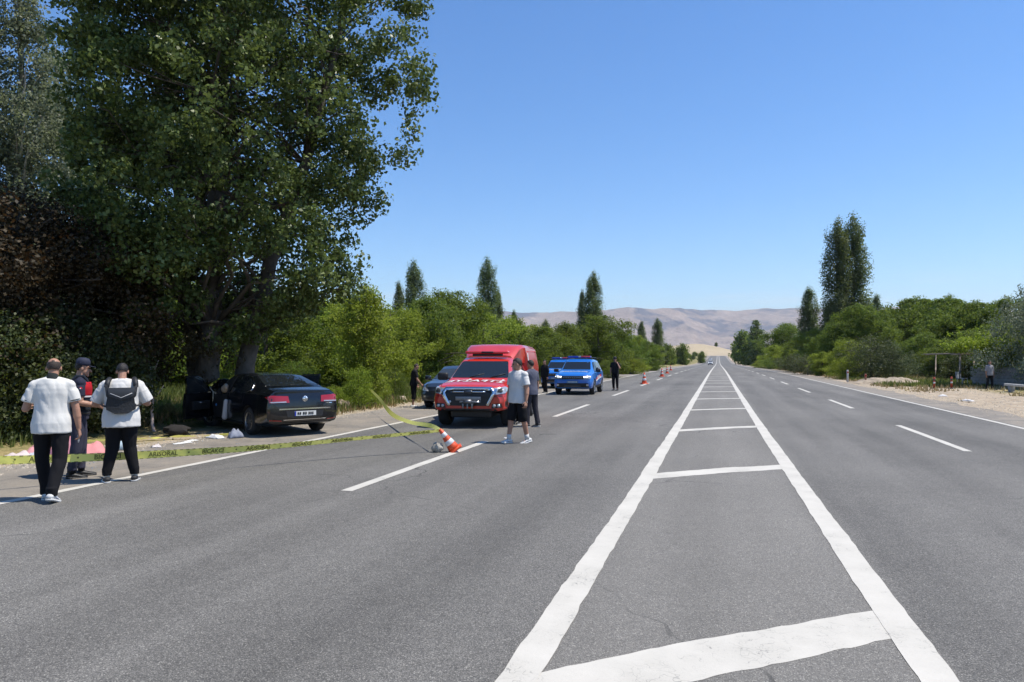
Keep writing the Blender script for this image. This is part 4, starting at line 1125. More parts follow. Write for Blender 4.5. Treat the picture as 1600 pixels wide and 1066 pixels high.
# ---------------------------------------------------------------- red fire pickup
def pickup():
    # a little larger than the donor truck: raised suspension
    root = empty("fire_pickup", (-6.145, 19.73, 0), R(-84.8), "red fire service pickup with canopy box and mirrored white lettering on its hood", "pickup truck")
    st = [(-2.84, .62, .78, .92, .76, 1.0, .72, 1.01), (-2.78, .55, .88, 1.08, .86, 1.12, .84, 1.13), (-2.0, .48, .92, 1.12, .90, 1.16, .87, 1.17), (-.90, .44, .925, 1.13, .905, 1.17, .87, 1.18),
          (-.84, .44, .925, 1.13, .905, 1.68, .70, 1.72), (-.5, .43, .925, 1.13, .905, 1.72, .68, 1.77), (.25, .43, .925, 1.12, .90, 1.72, .67, 1.775), (.58, .43, .925, 1.11, .90, 1.66, .66, 1.71),
          (1.36, .43, .925, 1.08, .895, 1.17, .78, 1.21), (1.50, .43, .925, 1.07, .89, 1.12, .80, 1.18), (2.1, .42, .925, 1.02, .87, 1.06, .80, 1.13), (2.36, .42, .90, .98, .84, 1.01, .76, 1.06),
          (2.47, .42, .84, .92, .78, .95, .68, .98), (2.52, .46, .76, .84, .70, .87, .6, .88)]
    car = Car(root, st, P_RED, (-1.61, 1.61), .385, well_y=.5)
    car.decal("windshield", 'front', [(-.74, 1.22), (.74, 1.22), (.61, 1.655), (-.61, 1.655)], GLASS, rnd=.04)
    for y0_ in (-.25, .30):
        g = Geo(); g.tube([(1.36, y0_, 1.235), (1.18, y0_ + .34, 1.335)], .010, 6); g.obj("wiper", BLACKP, root)
    for vw in ('left', 'right'):
        car.decal("side_window", vw, [(1.10, 1.17), (.28, 1.17), (.28, 1.62), (.55, 1.60)], GLASS, rnd=.02)
        car.decal("side_window", vw, [(.20, 1.17), (-.68, 1.18), (-.66, 1.60), (.20, 1.62)], GLASS, rnd=.02)
        for pts in ([(1.22, .52), (1.2, 1.12)], [(.24, .48), (.24, 1.15)], [(-.74, .8), (-.74, 1.15)]): car.line("door_seam", vw, pts, .014, INK)
        car.text("door_lettering", "İTFAİYE", vw, (.55, .86), .26, WHITEV)
    g = Geo()
    def sec(x, zb, wb, zt, wt): return [(x, wb, zb), (x, wb + .015, zb + .35 * (zt - zb)), (x, wt + .05, zt - .10), (x, wt - .04, zt - .015), (x, wt * .5, zt + .005), (x, 0, zt + .01), (x, -wt * .5, zt + .005), (x, -wt + .04, zt - .015), (x, -wt - .05, zt - .10), (x, -wb - .015, zb + .35 * (zt - zb)), (x, -wb, zb)]
    g.rings([sec(-2.80, 1.13, .84, 2.02, .70), sec(-2.74, 1.12, .90, 2.10, .76), sec(-1.6, 1.13, .905, 2.13, .77), sec(-.90, 1.14, .90, 2.14, .76), sec(-.835, 1.15, .90, 2.14, .76)])
    g.rings([sec(-.834, 1.60, .80, 2.14, .755), sec(-.55, 1.60, .74, 2.13, .73), sec(-.32, 1.66, .68, 2.07, .68), sec(.12, 1.72, .56, 1.82, .60)])
    cn = g.obj("canopy_box", P_RED, root, sharp=35)
    for sd in (-1, 1):
        g = Geo(); ys = lambda z: sd * (.912 + (.815 - .912) * max(0, (z - 1.5) / .5))
        pts = [(-2.55, 1.30), (-1.05, 1.30), (-1.05, 1.94), (-2.55, 1.94)]
        g.tube([(p[0], ys(p[1]), p[1]) for p in pts + pts[:1]], .014, 6); g.obj("shutter_frame", REDV, cn)
        g = Geo(); g.tube([(-1.75, ys(1.42) + sd*.012, 1.42), (-1.45, ys(1.42) + sd*.012, 1.42)], .014, 6); g.obj("shutter_handle", CHROME, cn)
        g = Geo(); v = [(-1.0, ys(1.25) + sd*.02, 1.25), (-.88, ys(1.25) + sd*.02, 1.25), (-.90, ys(1.9) + sd*.03, 1.9), (-1.02, ys(1.9) + sd*.03, 1.9)]
        g.add(v, [(0, 1, 2, 3)], 0, False); g.obj("white_marking", WHITEV, cn)
    # roof light bar, wide and flat
    g = Geo(); g.box((.36, 0, 1.90), (.30, 1.18, .075), 0, None, .03); g.box((.36, 0, 1.835), (.16, .8, .07), 1, None, .01)
    lb = g.obj("light_bar", [REDB, BLACKP], root)
    g = Geo(); g.box((.37, .02, 1.902), (.31, .34, .055), 0, None, .02); g.obj("speaker_grille", BLACKP, lb)
    # face: chrome framed grille, winch plate, fog lamps
    car.decal("hood_edge", 'front', [(-.72, 1.0), (.72, 1.0), (.73, 1.02), (-.73, 1.02)], INK, off=.004)
    car.decal("grille", 'front', [(-.56, .98), (.56, .98), (.60, .84), (.46, .56), (-.46, .56), (-.60, .84)], BLACKP, off=.02, cuts=6)
    gr = Geo()
    def fr(p, ): r = car.cast('front', *p); return r[0] + r[1] * .035
    outline = [(-.46, .57), (-.60, .84), (-.56, .975), (.56, .975), (.60, .84), (.46, .57)]
    path = []
    for a, b in zip(outline[:-1], outline[1:]):
        for t in np.linspace(0, 1, 6)[:-1]: path.append(fr(Vector(a).lerp(Vector(b), t)))
    path.append(fr(outline[-1])); gr.tube(path, .048, 8); gr.obj("grille_frame", CHROME, root)
    for z in (.885,):
        g = Geo(); g.tube([fr((y, z)) for y in np.linspace(-.42, .42, 9)], .022, 6); g.obj("grille_bar", CHROME, root)
    g = Geo(); p = fr((0, .885)); g.lathe([(.001, .03), (.10, .03), (.115, .0)], 'x', (p.x, 0, p.z), 20); em = g.obj("emblem", [P_NAVY], root); em.scale = (1, 1, .5); em.location.z = p.z * .5
    g = Geo(); p = fr((0, .74)); g.box((p.x, 0, .74), (.03, .62, .10), 0, None, .008); g.box((p.x + .02, 0, .66), (.09, .40, .05), 1, None, .01); g.box((p.x + .04, 0, .60), (.06, .30, .11), 2, None, .01)
    for y in (-.11, 0, .11): g.box((p.x + .075, y, .56), (.03, .035, .12), 1, None, .008)
    g.lathe([(.001, .09), (.05, .09), (.05, -.09), (.001, -.09)], 'y', (p.x + .06, 0, .67), 12, 1)
    g.obj("winch", [STEEL, STEEL, BLACKP], root)
    g = Geo(); r = car.cast('front', .33, .74); g.tube([(r[0].x + .05, -.05, .72), (r[0].x + .06, .12, .645), (r[0].x + .05, .30, .66)], .014, 6); g.obj("winch_cable", CHROME, root)
    g = Geo(); r = car.cast('front', -.45, .66); g.lathe([(.001, .03), (.035, .025), (.04, 0)], 'x', (r[0].x + .03, -.45, .66), 12); g.obj("marker_lamp", LENS, root)
    for sd in (-1, 1):
        h = car.decal("headlight", 'front', [(sd*.60, .83), (sd*.86, .87), (sd*.885, .98), (sd*.84, 1.015), (sd*.59, .985)], LENS, off=.02)
        car.decal("headlight_reflector", 'front', [(sd*.70, .88), (sd*.80, .89), (sd*.80, .97), (sd*.70, .96)], BLACKP, h, off=.027, cuts=2)
        car.decal("headlight_trim", 'front', [(sd*.61, .845), (sd*.68, .85), (sd*.67, .965), (sd*.61, .96)], CHROME, h, off=.027, cuts=2)
        fl = car.decal("fog_light_panel", 'front', [(sd*.56, .50), (sd*.80, .52), (sd*.79, .63), (sd*.58, .61)], BLACKP, off=.016)
        g = Geo()
        for yy in (.63, .735):
            r = car.cast('front', sd * yy, .565); g.lathe([(.001, .035), (.036, .03), (.045, .0)], 'x', (r[0].x + .012, sd * yy, .565), 12)
        g.obj("fog_lamp", LENS, fl)
        car.line("bumper_seam", 'front', [(sd*.62, .79), (sd*.86, .80)], .014, INK)
        mirror(car, 1.02, sd * .93, 1.22, P_RED if sd > 0 else BLACKP, 1.25)
        handle(car, .40, sd, 1.0, CHROME); handle(car, -.55, sd, 1.0, CHROME)
        g = Geo(); g.tube([(-.85, sd*.93, .42), (1.0, sd*.93, .42)], .045, 8); g.obj("side_step", BLACKP, root)
        for x in (-1.61, 1.61): car.wheel(x, sd * .79, .385, .26, ALLOYD, 6)
        g = Geo()
        for x in (-1.61, 1.61):
            pts = [(x + .455 * math.cos(a), sd * .925, .385 + .455 * math.sin(a)) for a in np.linspace(.05, math.pi - .05, 16)]
            g.tube(pts, .028, 6)
        g.obj("wheel_arch_trim", BLACKP, root)
    car.decal("bumper_lower", 'front', [(-.70, .43), (.70, .43), (.66, .49), (-.66, .49)], BLACKP, off=.012)
    car.text("hood_lettering", "İTFAİYE", 'top', (1.82, 0), .56, WHITEV, mirror=True, sx=.70)
    g = Geo(); g.box((0, 0, .36), (4.6, 1.0, .22), 0, None, .03); g.tube([(-1.61, -.7, .385), (-1.61, .7, .385)], .09, 8); g.tube([(1.61, -.7, .385), (1.61, .7, .385)], .08, 8); g.obj('chassis', BLACKP, root)
    return car
pickup()
bpy.data.objects['fire_pickup'].scale = (1.03, 1.03, .99)

# ---------------------------------------------------------------- dark hatchback behind it
def hatch():
    root = empty("dark_car", (-9.10, 25.5, 0), R(-86), "dark blue grey car parked on the shoulder, mostly hidden by the red truck", "car")
    root.location.z = 0
    st = [(-2.1, .5, .68, .78, .66, .86, .6, .88), (-2.05, .38, .80, .90, .78, 1.0, .68, 1.03), (-1.85, .30, .86, .96, .82, 1.14, .64, 1.18), (-1.3, .24, .885, .96, .85, 1.36, .60, 1.41), (-.4, .22, .885, .95, .85, 1.41, .61, 1.465),
          (.25, .22, .885, .93, .85, 1.38, .60, 1.44), (.55, .22, .885, .92, .845, 1.27, .60, 1.34), (1.25, .22, .885, .88, .84, .95, .70, 1.0), (1.4, .22, .885, .87, .83, .92, .71, .97), (1.95, .24, .86, .79, .79, .83, .68, .87), (2.12, .28, .78, .70, .70, .73, .60, .75), (2.18, .36, .66, .60, .58, .62, .5, .63)]
    car = Car(root, st, P_NAVY, (-1.3, 1.32), .325)
    car.decal("windshield", 'front', [(-.66, 1.0), (.66, 1.0), (.545, 1.325), (-.545, 1.325)], GLASS2, rnd=.03)
    for vw in ('left', 'right'):
        car.decal("side_window", vw, [(.95, .97), (.05, .98), (.05, 1.32), (.42, 1.28)], GLASS, rnd=.02)
        car.decal("side_window", vw, [(-.03, .98), (-1.1, 1.0), (-1.0, 1.29), (-.03, 1.33)], GLASS, rnd=.02)
        for pts in ([(.95, .35), (1.0, .92)], [(.01, .32), (.01, .96)]): car.line("door_seam", vw, pts, .012, INK)
    car.decal("grille", 'front', [(-.42, .50), (.42, .50), (.46, .62), (-.46, .62)], BLACKP, off=.014)
    car.decal("lower_grille", 'front', [(-.55, .33), (.55, .33), (.5, .44), (-.5, .44)], BLACKP, off=.014)
    for sd in (-1, 1):
        car.decal("headlight", 'front', [(sd*.50, .60), (sd*.76, .63), (sd*.78, .74), (sd*.56, .70)], LENS, off=.014)
        car.decal("fog_light", 'front', [(sd*.60, .40), (sd*.68, .40), (sd*.68, .46), (sd*.60, .46)], LENS, off=.014, cuts=2)
        mirror(car, .82, sd * .87, .99, P_NAVY); handle(car, .2, sd, .86, P_NAVY)
        for x in (-1.3, 1.32): car.wheel(x, sd * .77, .325, .2, ALLOY, 5)
    return car
hatch()

# ---------------------------------------------------------------- crashed black sedan
def sedan():
    SX, SY, RZ = -10.81, 15.84, R(146)
    root = empty("crashed_sedan", (SX, SY, 0), RZ, "black sedan with crushed front and open doors, rammed into the huge poplar", "car")
    st = [(-2.48, .46, .66, .72, .64, .80, .58, .82), (-2.45, .38, .78, .86, .75, .96, .68, .98), (-2.36, .30, .86, .95, .81, 1.05, .72, 1.08), (-2.1, .24, .90, .98, .85, 1.09, .74, 1.125), (-1.95, .22, .913, .985, .865, 1.10, .73, 1.135),
          (-1.80, .21, .915, .98, .87, 1.15, .71, 1.19), (-1.0, .20, .915, .97, .87, 1.365, .61, 1.415), (-.35, .20, .915, .96, .87, 1.405, .605, 1.46), (.2, .20, .915, .95, .865, 1.395, .60, 1.455), (.55, .20, .915, .945, .865, 1.33, .60, 1.40),
          (1.25, .20, .915, .93, .86, 1.0, .73, 1.05), (1.4, .20, .915, .92, .85, .965, .74, 1.02), (2.0, .22, .89, .84, .82, .87, .72, .92), (2.2, .27, .82, .74, .74, .77, .64, .80), (2.29, .36, .7, .62, .62, .64, .54, .66)]
    rng = random.Random(5)
    def crush(p):
        if p.x > .9:
            k = (p.x - .9) / 1.4; sev = .62 + .25 * sstep(-.6, .7, p.y)
            nx = .9 + (p.x - .9) * (1 - sev * .55 * k)
            n = mnoise.noise_vector(p * 3.1) * .13 * k + mnoise.noise_vector(p * 8) * .05 * k
            lift = .20 * math.exp(-((k - .55) / .25) ** 2) * float(sstep(.6, .9, p.z))
            return Vector((nx + n.x, p.y + n.y, p.z + n.z + lift - .10 * k * k))
        return p
    car = Car(root, st, P_BLACK, (-1.395,), .33, deform=crush)
    car.decal("rear_window", 'rear', [(-.66, 1.16), (.66, 1.16), (.54, 1.395), (-.54, 1.395)], GLASS, rnd=.04, cuts=7)
    g = car.decal("windshield", 'front', [(-.64, 1.06), (.64, 1.06), (.54, 1.37), (-.54, 1.37)], GLASS2, rnd=.03)
    car.decal("side_window", 'left', [(-.06, .985), (-1.0, 1.0), (-1.30, 1.06), (-1.18, 1.22), (-.85, 1.345), (-.06, 1.375)], GLASS, rnd=.02, cuts=6)
    car.decal("side_window", 'right', [(-.06, .985), (-1.0, 1.0), (-1.30, 1.06), (-1.18, 1.22), (-.85, 1.345), (-.06, 1.375)], GLASS, rnd=.02, cuts=6)
    for vw, sd in (('left', 1), ('right', -1)):
        car.decal("door_opening", vw, [(.0, .30), (.95, .30), (1.02, .90), (.55, 1.32), (.0, 1.37)], INTERIOR, off=.008, cuts=6)  # flat black sheet on the closed body, standing for the shaded interior
        g = Geo(); pts = [(-.06, .97), (-1.02, .985), (-1.36, 1.06), (-1.26, 1.20), (-.9, 1.37), (-.3, 1.395)]
        path = []
        for a, b in zip(pts[:-1], pts[1:]):
            for t in (0, .25, .5, .75):
                r = car.cast(vw, *Vector(a).lerp(Vector(b), t)); path.append(r[0] + r[1] * .008)
        g.tube(path, .011, 6); g.obj("window_trim", CHROME, root)
        car.line("door_seam", vw, [(-.06, .34), (-.08, .95)], .012, INK); car.line("door_seam", vw, [(-1.02, .72), (-1.06, .96)], .012, INK)
        handle(car, -.85, sd, .86, P_BLACK)
        car.decal("sill_strip", vw, [(-.95, .235), (.8, .235), (.8, .27), (-.95, .27)], CHROME if False else BLACKP, off=.012)
        # open front door, swung out about its front edge
        dr = Geo(); L = 1.08
        prof = [(0, .30), (-L, .30), (-L - .04, .62), (-L + .02, .95), (0, .93)]
        inner = [(x, 0, z) for x, z in prof]; outer = [(x, sd * .075, z) for x, z in prof]
        dr.rings([inner, outer], 0, True, smooth=False)
        dr.box((-.5, -sd * .02, .62), (.7, .05, .22), 1, None, .02)
        fr = [(0, .02 * sd, .93), (-.40, .02 * sd, 1.28), (-.62, .02 * sd, 1.36), (-L + .02, .02 * sd, 1.38), (-L + .02, .02 * sd, .95)]
        dr.tube(fr, .022, 6, 0)
        d = dr.obj("door", [P_BLACK, INTERIOR], root)
        d.location = (1.04, sd * .91, 0); d.rotation_euler = (0, 0, -sd * R(52))
        gg = Geo(); gg.add([(0-.06, .015*sd, .95), (-.40, .015*sd, 1.25), (-.62, .015*sd, 1.34), (-L+.04, .015*sd, 1.36), (-L+.04, .015*sd, .95)], [(0, 1, 2, 3, 4)], 0, False); gg.obj("door_window", GLASS, d)
        gg = Geo(); gg.box((-.12, sd * .17, .97), (.10, .2, .14), 0, None, .03); gg.obj("wing_mirror", P_BLACK, d)
        gg = Geo(); gg.tube([(-.35, -sd * .055, .66), (-.62, -sd * .055, .70)], .016, 6); gg.obj("inner_handle", CHROME, d)
    # airbags hanging in the driver's door opening
    g = Geo(); g.cone2((-.02, .935, .74), .055, (.03, .945, .34), .07); g.obj("side_airbag", AIRBAG, root)
    g = Geo(); g.ell((.30, .86, 1.04), (.17, .07, .10)); g.ell((.16, .88, 1.10), (.10, .05, .09)); g.obj("seat_top", TAN, root)
    g = Geo(); g.ell((.72, .90, .62), (.05, .04, .04)); g.obj("blue_scrap", mat("bright_blue_plastic", (.05, .22, .6), .4), root)
    # torn front: buckled hood sheet, loose bumper, hanging parts
    g = Geo(); bmh = bmesh.new(); bmesh.ops.create_grid(bmh, x_segments=14, y_segments=14, size=.5)
    for v in bmh.verts:
        u, w = v.co.x + .5, v.co.y
        z = 1.02 + .26 * math.sin(min(1, u * 1.15) * math.pi) - .10 * u + mnoise.noise(Vector((u * 5, w * 4, 1))) * .09
        v.co = Vector((1.10 + u * .62, w * 1.45 * (1 - .12 * u), z))
    g.bm(bmh, 0, True); h = g.obj("hood", P_BLACK, root, sharp=40)
    md = h.modifiers.new("s", 'SOLIDIFY'); md.thickness = .012
    g = Geo()
    for k in range(26):
        c = (1.42 + rng.uniform(-.25, .28), rng.uniform(-.72, .78), rng.uniform(.25, .95)); d = (rng.uniform(.05, .28), rng.uniform(.05, .3), rng.uniform(.03, .2))
        M = Matrix.Translation(c) @ Matrix.Rotation(rng.uniform(-1, 1), 4, 'X') @ Matrix.Rotation(rng.uniform(-1, 1), 4, 'Z')
        g.box((0, 0, 0), d, rng.choice((0, 0, 0, 1)), M, .012)
    g.obj("crushed_engine", [BLACKP, STEEL], root)
    g = Geo(); pts = [(1.75, -.80, .42), (1.86, -.35, .46), (1.62, .1, .40), (1.55, .5, .36), (1.35, .95, .33), (1.05, 1.12, .36)]
    g.tube(pts, [.10, .11, .10, .11, .09, .06], 8); g.obj("front_bumper", P_BLACK, root)
    car.wheel(1.28, .82, .33, .21, ALLOY, 10, .35); car.wheel(1.30, -.80, .33, .21, ALLOY, 10, .1)
    for sd in (-1, 1): car.wheel(-1.395, sd * .79, .33, .215, ALLOY, 10)
    # tail
    for sd in (-1, 1):
        t = car.decal("tail_light", 'rear', [(sd*.38, .80), (sd*.80, .79), (sd*.84, .93), (sd*.78, .965), (sd*.40, .945)], REDL, off=.012)
        car.decal("reversing_lens", 'rear', [(sd*.45, .805), (sd*.78, .80), (sd*.79, .822), (sd*.46, .827)], LENS, t, off=.017, cuts=3)
        car.decal("reflector", 'rear', [(sd*.55, .37), (sd*.80, .39), (sd*.80, .415), (sd*.55, .395)], REDL, off=.012, cuts=2)
    car.line("boot_seam", 'rear', [(-.80, 1.03), (-.70, .70), (-.55, .66), (.55, .66), (.70, .70), (.80, 1.03)], .012, INK)
    car.decal("chrome_strip", 'rear', [(-.62, .635), (.62, .635), (.62, .665), (-.62, .665)], CHROME, off=.016)
    car.decal("plate_recess", 'rear', [(-.42, .46), (.42, .46), (.46, .61), (-.46, .61)], BLACKP, off=.008)
    pl = car.decal("number_plate", 'rear', [(-.26, .485), (.26, .485), (.26, .595), (-.26, .595)], PLATE, off=.02, cuts=2)
    car.decal("plate_band", 'rear', [(.225, .487), (.259, .487), (.259, .593), (.225, .593)], PLATEB, pl, off=.024, cuts=1)
    x = .195
    for w_ in (.05, .05, 0, .055, .05, 0, .045, .045, .045):
        if w_: car.decal("plate_character", 'rear', [(x, .51), (x - w_ + .012, .51), (x - w_ + .012, .57), (x, .57)], INK, pl, off=.026, cuts=1)
        x -= w_ or .03
    car.decal("lower_chrome_strip", 'rear', [(-.50, .395), (.50, .395), (.52, .412), (-.52, .412)], CHROME, off=.014)
    r = car.cast('rear', 0, .88); g = Geo(); e0 = Vector((r[0].x - .012, 0, .88))
    g.lathe([(.062, .012), (.072, 0), (.062, -.012)], 'x', tuple(e0), 24)
    g.lathe([(.001, -.004), (.062, -.002), (.062, .01)], 'x', tuple(e0), 24, 1)
    for a, b in (((-.045, .035), (-.0, -.045)), ((.0, -.045), (.045, .035)), ((-.022, .05), (0, .005)), ((0, .005), (.022, .05))):
        g.tube([(e0.x - .01, a[0], e0.z + a[1]), (e0.x - .01, b[0], e0.z + b[1])], .008, 5)
    g.obj("emblem", [CHROME, ALLOYD], root)
    car.decal("badge", 'rear', [(-.50, .755), (-.66, .755), (-.66, .775), (-.50, .775)], CHROME, off=.012, cuts=1)
    root.scale = (.97, .965, .94)
    return car
sedan()
# ================================================================ PEOPLE
SKIN = mat("skin", (.36, .19, .125), .55, var=.12, vscale=9, bump=.15, bscale=60)
HAIR = mat("dark_hair", (.012, .009, .008), .6, bump=.6, bscale=90); HAIRB = mat("cropped_hair", (.035, .024, .018), .7, bump=.5, bscale=120)
EYE = mat("eye", (.02, .015, .012), .2)
def cloth(name, c, rough=.9, bump=.12, bscale=16, var=.06): return mat(name, c, rough, spec=.2, sheen=.0, bump=bump, bscale=bscale, var=var, vscale=5)
C_WHITE = cloth("white_polo_cloth", (.60, .59, .56)); C_TEE = cloth("white_tee_cloth", (.58, .57, .55)); C_POLO2 = cloth("bluish_white_polo_cloth", (.58, .575, .565))
C_BLACK = cloth("black_trouser_cloth", (.008, .008, .010)); C_NAVY = cloth("navy_uniform_cloth", (.022, .024, .042)); C_NAVYT = cloth("navy_trouser_cloth", (.040, .040, .062))
C_TEEB = cloth("black_tee_cloth", (.012, .012, .014)); C_GREYT = cloth("dark_grey_trouser_cloth", (.035, .033, .040)); C_CHECK = cloth("grey_blue_shirt_cloth", (.085, .09, .125)); C_LGREY = cloth("light_grey_shirt_cloth", (.28, .27, .28))
C_RED = cloth("red_vest_cloth", (.38, .012, .02)); C_VEST = cloth("dark_vest_cloth", (.012, .017, .026)); S_WHITE = mat("white_shoe", (.55, .55, .54), .6); S_BLACK = mat("black_boot", (.016, .016, .017), .5, bump=.3); S_BLUE = mat("blue_trim", (.04, .07, .22), .6); C_TRIM = cloth("dark_trim_cloth", (.025, .03, .03)); S_SOCK = cloth("white_sock", (.55, .54, .52))

def remesh(geo, name, voxel, smooth=4, ratio=1.0, ripple=0.0, seed=0):
    me = geo.mesh(name); o = bpy.data.objects.new("tmp", me); col.objects.link(o)
    m = o.modifiers.new("r", 'REMESH'); m.mode = 'VOXEL'; m.voxel_size = voxel; m.adaptivity = 0
    if smooth:
        s = o.modifiers.new("s", 'SMOOTH'); s.factor = .5; s.iterations = smooth
    if ratio < 1:
        d = o.modifiers.new("d", 'DECIMATE'); d.ratio = ratio
    dg = bpy.context.evaluated_depsgraph_get(); new = bpy.data.meshes.new_from_object(o.evaluated_get(dg))
    bpy.data.objects.remove(o); bpy.data.meshes.remove(me)
    new.name = name
    n = len(new.vertices)
    if ripple and n:
        co = np.zeros(n * 3, np.float32); new.vertices.foreach_get("co", co); no = np.zeros(n * 3, np.float32); new.vertices.foreach_get("normal", no)
        co = co.reshape(-1, 3); no = no.reshape(-1, 3)
        w = np.array([1.1 * abs(mnoise.noise(Vector((p[0] * 11 + p[2] * 5.5 + seed, p[1] * 8, p[2] * 2.4 - p[0] * 2)))) + .5 * mnoise.noise(Vector((p[0] * 5 - p[2] * 7 + seed, p[1] * 6, p[2] * 3))) for p in co], np.float32)
        new.vertices.foreach_set("co", (co + no * (w * ripple)[:, None]).ravel())
    new.polygons.foreach_set("use_smooth", [True] * len(new.polygons)); new.update()
    return new

def V3(*a): return Vector(a)
def person(loc, face, label, H=1.75, group=None, lean=0.0, legs=((0, 0), (0, 0)), spread=.09, armL=None, armR=None, head=(0, 0), bulk=1.0,
           top=None, sleeve=.55, hem=.86, bottom=None, leg_to=.03, shoes=S_WHITE, hair=HAIR, bald=False, cap=None, socks=None, fine=False, trim=None, tucked=False, toes=(0, 0), boots=False, belly=0.0, loose=0.0):
    """face: world heading in degrees; legs: (hip swing forward, knee bend) in degrees for left, right; arms: (upper dir, fore dir, grip)"""
    k = H / 1.75
    root = empty("person", (loc[0], loc[1], loc[2]), R(face - 90), label, "person", group)
    root.scale = (k, k, k)
    # skeleton, x to the person's right, y forward
    J = {}
    hipz = 0; LG = {}
    for i, s in enumerate((-1, 1)):
        a, b = R(legs[i][0]), R(legs[i][1])
        kn = V3(s * .02, math.sin(a) * .43, -math.cos(a) * .43); an = kn + V3(s * (spread - .09), math.sin(a - b) * .41, -math.cos(a - b) * .41)
        LG[s] = (kn, an, a - b)
    drop = min(LG[s][1].z - max(0, -math.sin(LG[s][2])) * 0 for s in (-1, 1))
    hipz = -drop + .085
    pel = V3(0, 0, hipz + .03)
    ln = R(lean)
    def T(x, y, z): # torso point, z above the pelvis, leaning forward
        return pel + V3(x, y * math.cos(ln) + z * math.sin(ln), z * math.cos(ln) - y * math.sin(ln))
    neck = T(0, -.01, .52); hd = neck + V3(0, .03 + .10 * math.sin(ln) + .06 * math.sin(R(head[0])), .135 - .02 * math.sin(R(head[0])))
    HM = Matrix.Translation(hd) @ Matrix.Rotation(R(head[1]), 4, 'Z') @ Matrix.Rotation(-R(head[0]), 4, 'X')
    vox = .0055 if fine else .011
    g = Geo()
    # head with face
    g.ell((0, -.012, .025), (.074, .094, .092), 0, 18, 12, HM); g.ell((0, .022, -.045), (.058, .066, .075), 0, 16, 10, HM)
    g.cone2((0, .085, -.005), .010, (0, .108, -.036), .015, 0, 8, HM); g.ell((0, .078, -.072), (.026, .014, .010), 0, 10, 6, HM); g.ell((0, .070, -.10), (.026, .024, .02), 0, 10, 6, HM)
    g.ell((0, .075, .022), (.055, .018, .010), 0, 10, 6, HM)
    for s in (-1, 1): g.ell((s * .077, -.008, -.012), (.010, .020, .032), 0, 8, 6, HM)
    g.cone2(T(0, -.015, .46), .062, HM @ V3(0, -.02, -.04), .054)
    # trunk of the body
    def torso(gr, ex, z0, z1, shoulder=True, flare=0.0):
        prof = [(-.10, .155, .115, .0), (.0, .165, .12, .0), (.12, .150, .108, .005), (.25, .155, .112, .01), (.36, .168, .115, .0), (.44, .165, .098, -.008), (.495, .115, .075, -.012), (.53, .062, .062, -.01)]
        zs = [p[0] for p in prof]; rings_ = []
        for z in np.linspace(z0, z1, 12):
            rx = np.interp(z, zs, [p[1] for p in prof]); ry = np.interp(z, zs, [p[2] for p in prof]); yo = np.interp(z, zs, [p[3] for p in prof])
            f = bulk * (1 + flare * max(0, .2 - z)); bl = belly * math.exp(-((z - .1) / .14) ** 2)
            rings_.append([T((rx * f + ex) * math.cos(t), yo + (ry * f + ex) * math.sin(t) + (bl if math.sin(t) > 0 else 0) * math.sin(t), z) for t in np.linspace(0, 2 * math.pi, 24, endpoint=False)])
        gr.rings(rings_)
    torso(g, -.012, -.10, .53)
    ARM = {}
    for s, arm in ((-1, armL), (1, armR)):
        up, fo, grip = arm or ((s * .16, -.02, -1), (s * .05, .16, -1), .4)
        sh = T(s * (.165 * bulk + .012), -.01, .435); u = V3(*up).normalized(); f = V3(*fo).normalized()
        el = sh + u * .29; wr = el + f * .25
        g.cone2(sh, .052 * bulk, el, .040 * bulk); g.cone2(el, .041 * bulk, el + f * .10, .043 * bulk); g.cone2(el + f * .08, .042 * bulk, wr, .027)
        # hand: palm, four fingers of different length, thumb from the side of the palm
        side = f.cross(V3(0, 1, 0)) if abs(f.y) < .8 else V3(1, 0, 0)
        palmN = V3(-s, 0, 0); palmN = (palmN - f * palmN.dot(f)).normalized(); ac = f.cross(palmN).normalized()
        if ac.y < 0: ac = -ac
        pc = wr + f * .05
        for q in (-.03, -.01, .01, .03): g.cone2(wr + f * .01 + ac * q * .5, .015, wr + f * .085 + ac * q, .0135, 0, 8)
        for q, L, tw in ((-.033, .062, .0), (-.011, .078, 0), (.012, .083, 0), (.034, .074, 0)):
            b0 = wr + f * .088 + ac * q * 1.05; d1 = (f * math.cos(grip * .7) + palmN * math.sin(grip * .7) + ac * q * 2.2).normalized(); d2 = (f * math.cos(grip * 1.9) + palmN * math.sin(grip * 1.9)).normalized()
            m_ = b0 + d1 * L * .52; g.cone2(b0, .0092, m_, .0085, 0, 8); g.cone2(m_, .0085, m_ + d2 * L * .5, .0068, 0, 8)
        t0 = wr + f * .028 + ac * .026; t1 = t0 + (f * .6 + ac * .75 + palmN * .3).normalized() * .042; t2 = t1 + (f * .9 + ac * .1 + palmN * .5).normalized() * .034
        g.cone2(t0, .013, t1, .0105, 0, 8); g.cone2(t1, .0100, t2, .0082, 0, 8)
        ARM[s] = (sh, el, wr, u, f)
    hips = {}
    for s in (-1, 1):
        hp = V3(s * .09, 0, hipz); kn, an, sw = LG[s]; kn = hp + kn; an = hp + an; hips[s] = (hp, kn, an)
        g.cone2(hp, .085 * bulk, kn, .056); g.cone2(kn, .055, kn.lerp(an, .3) + V3(0, -.012, 0), .060); g.cone2(kn.lerp(an, .3) + V3(0, -.012, 0), .058, an, .037)
        g.cone2(an + V3(0, -.02, -.03), .030, an + V3(0, .09, -.055), .016)
    body = link("body", remesh(g, "body", vox, 3 if fine else 2, .45 if fine else .6), root, SKIN)
    # eyes, hair
    for s in (-1, 1):
        q = Geo(); q.ell((s * .031, .079, .004), (.013, .008, .008), 0, 8, 6, HM); q.obj("eye", EYE, root)
    q = Geo()
    rad = (.0775, .098, .0965)
    for i in range(1, 9):
        pass
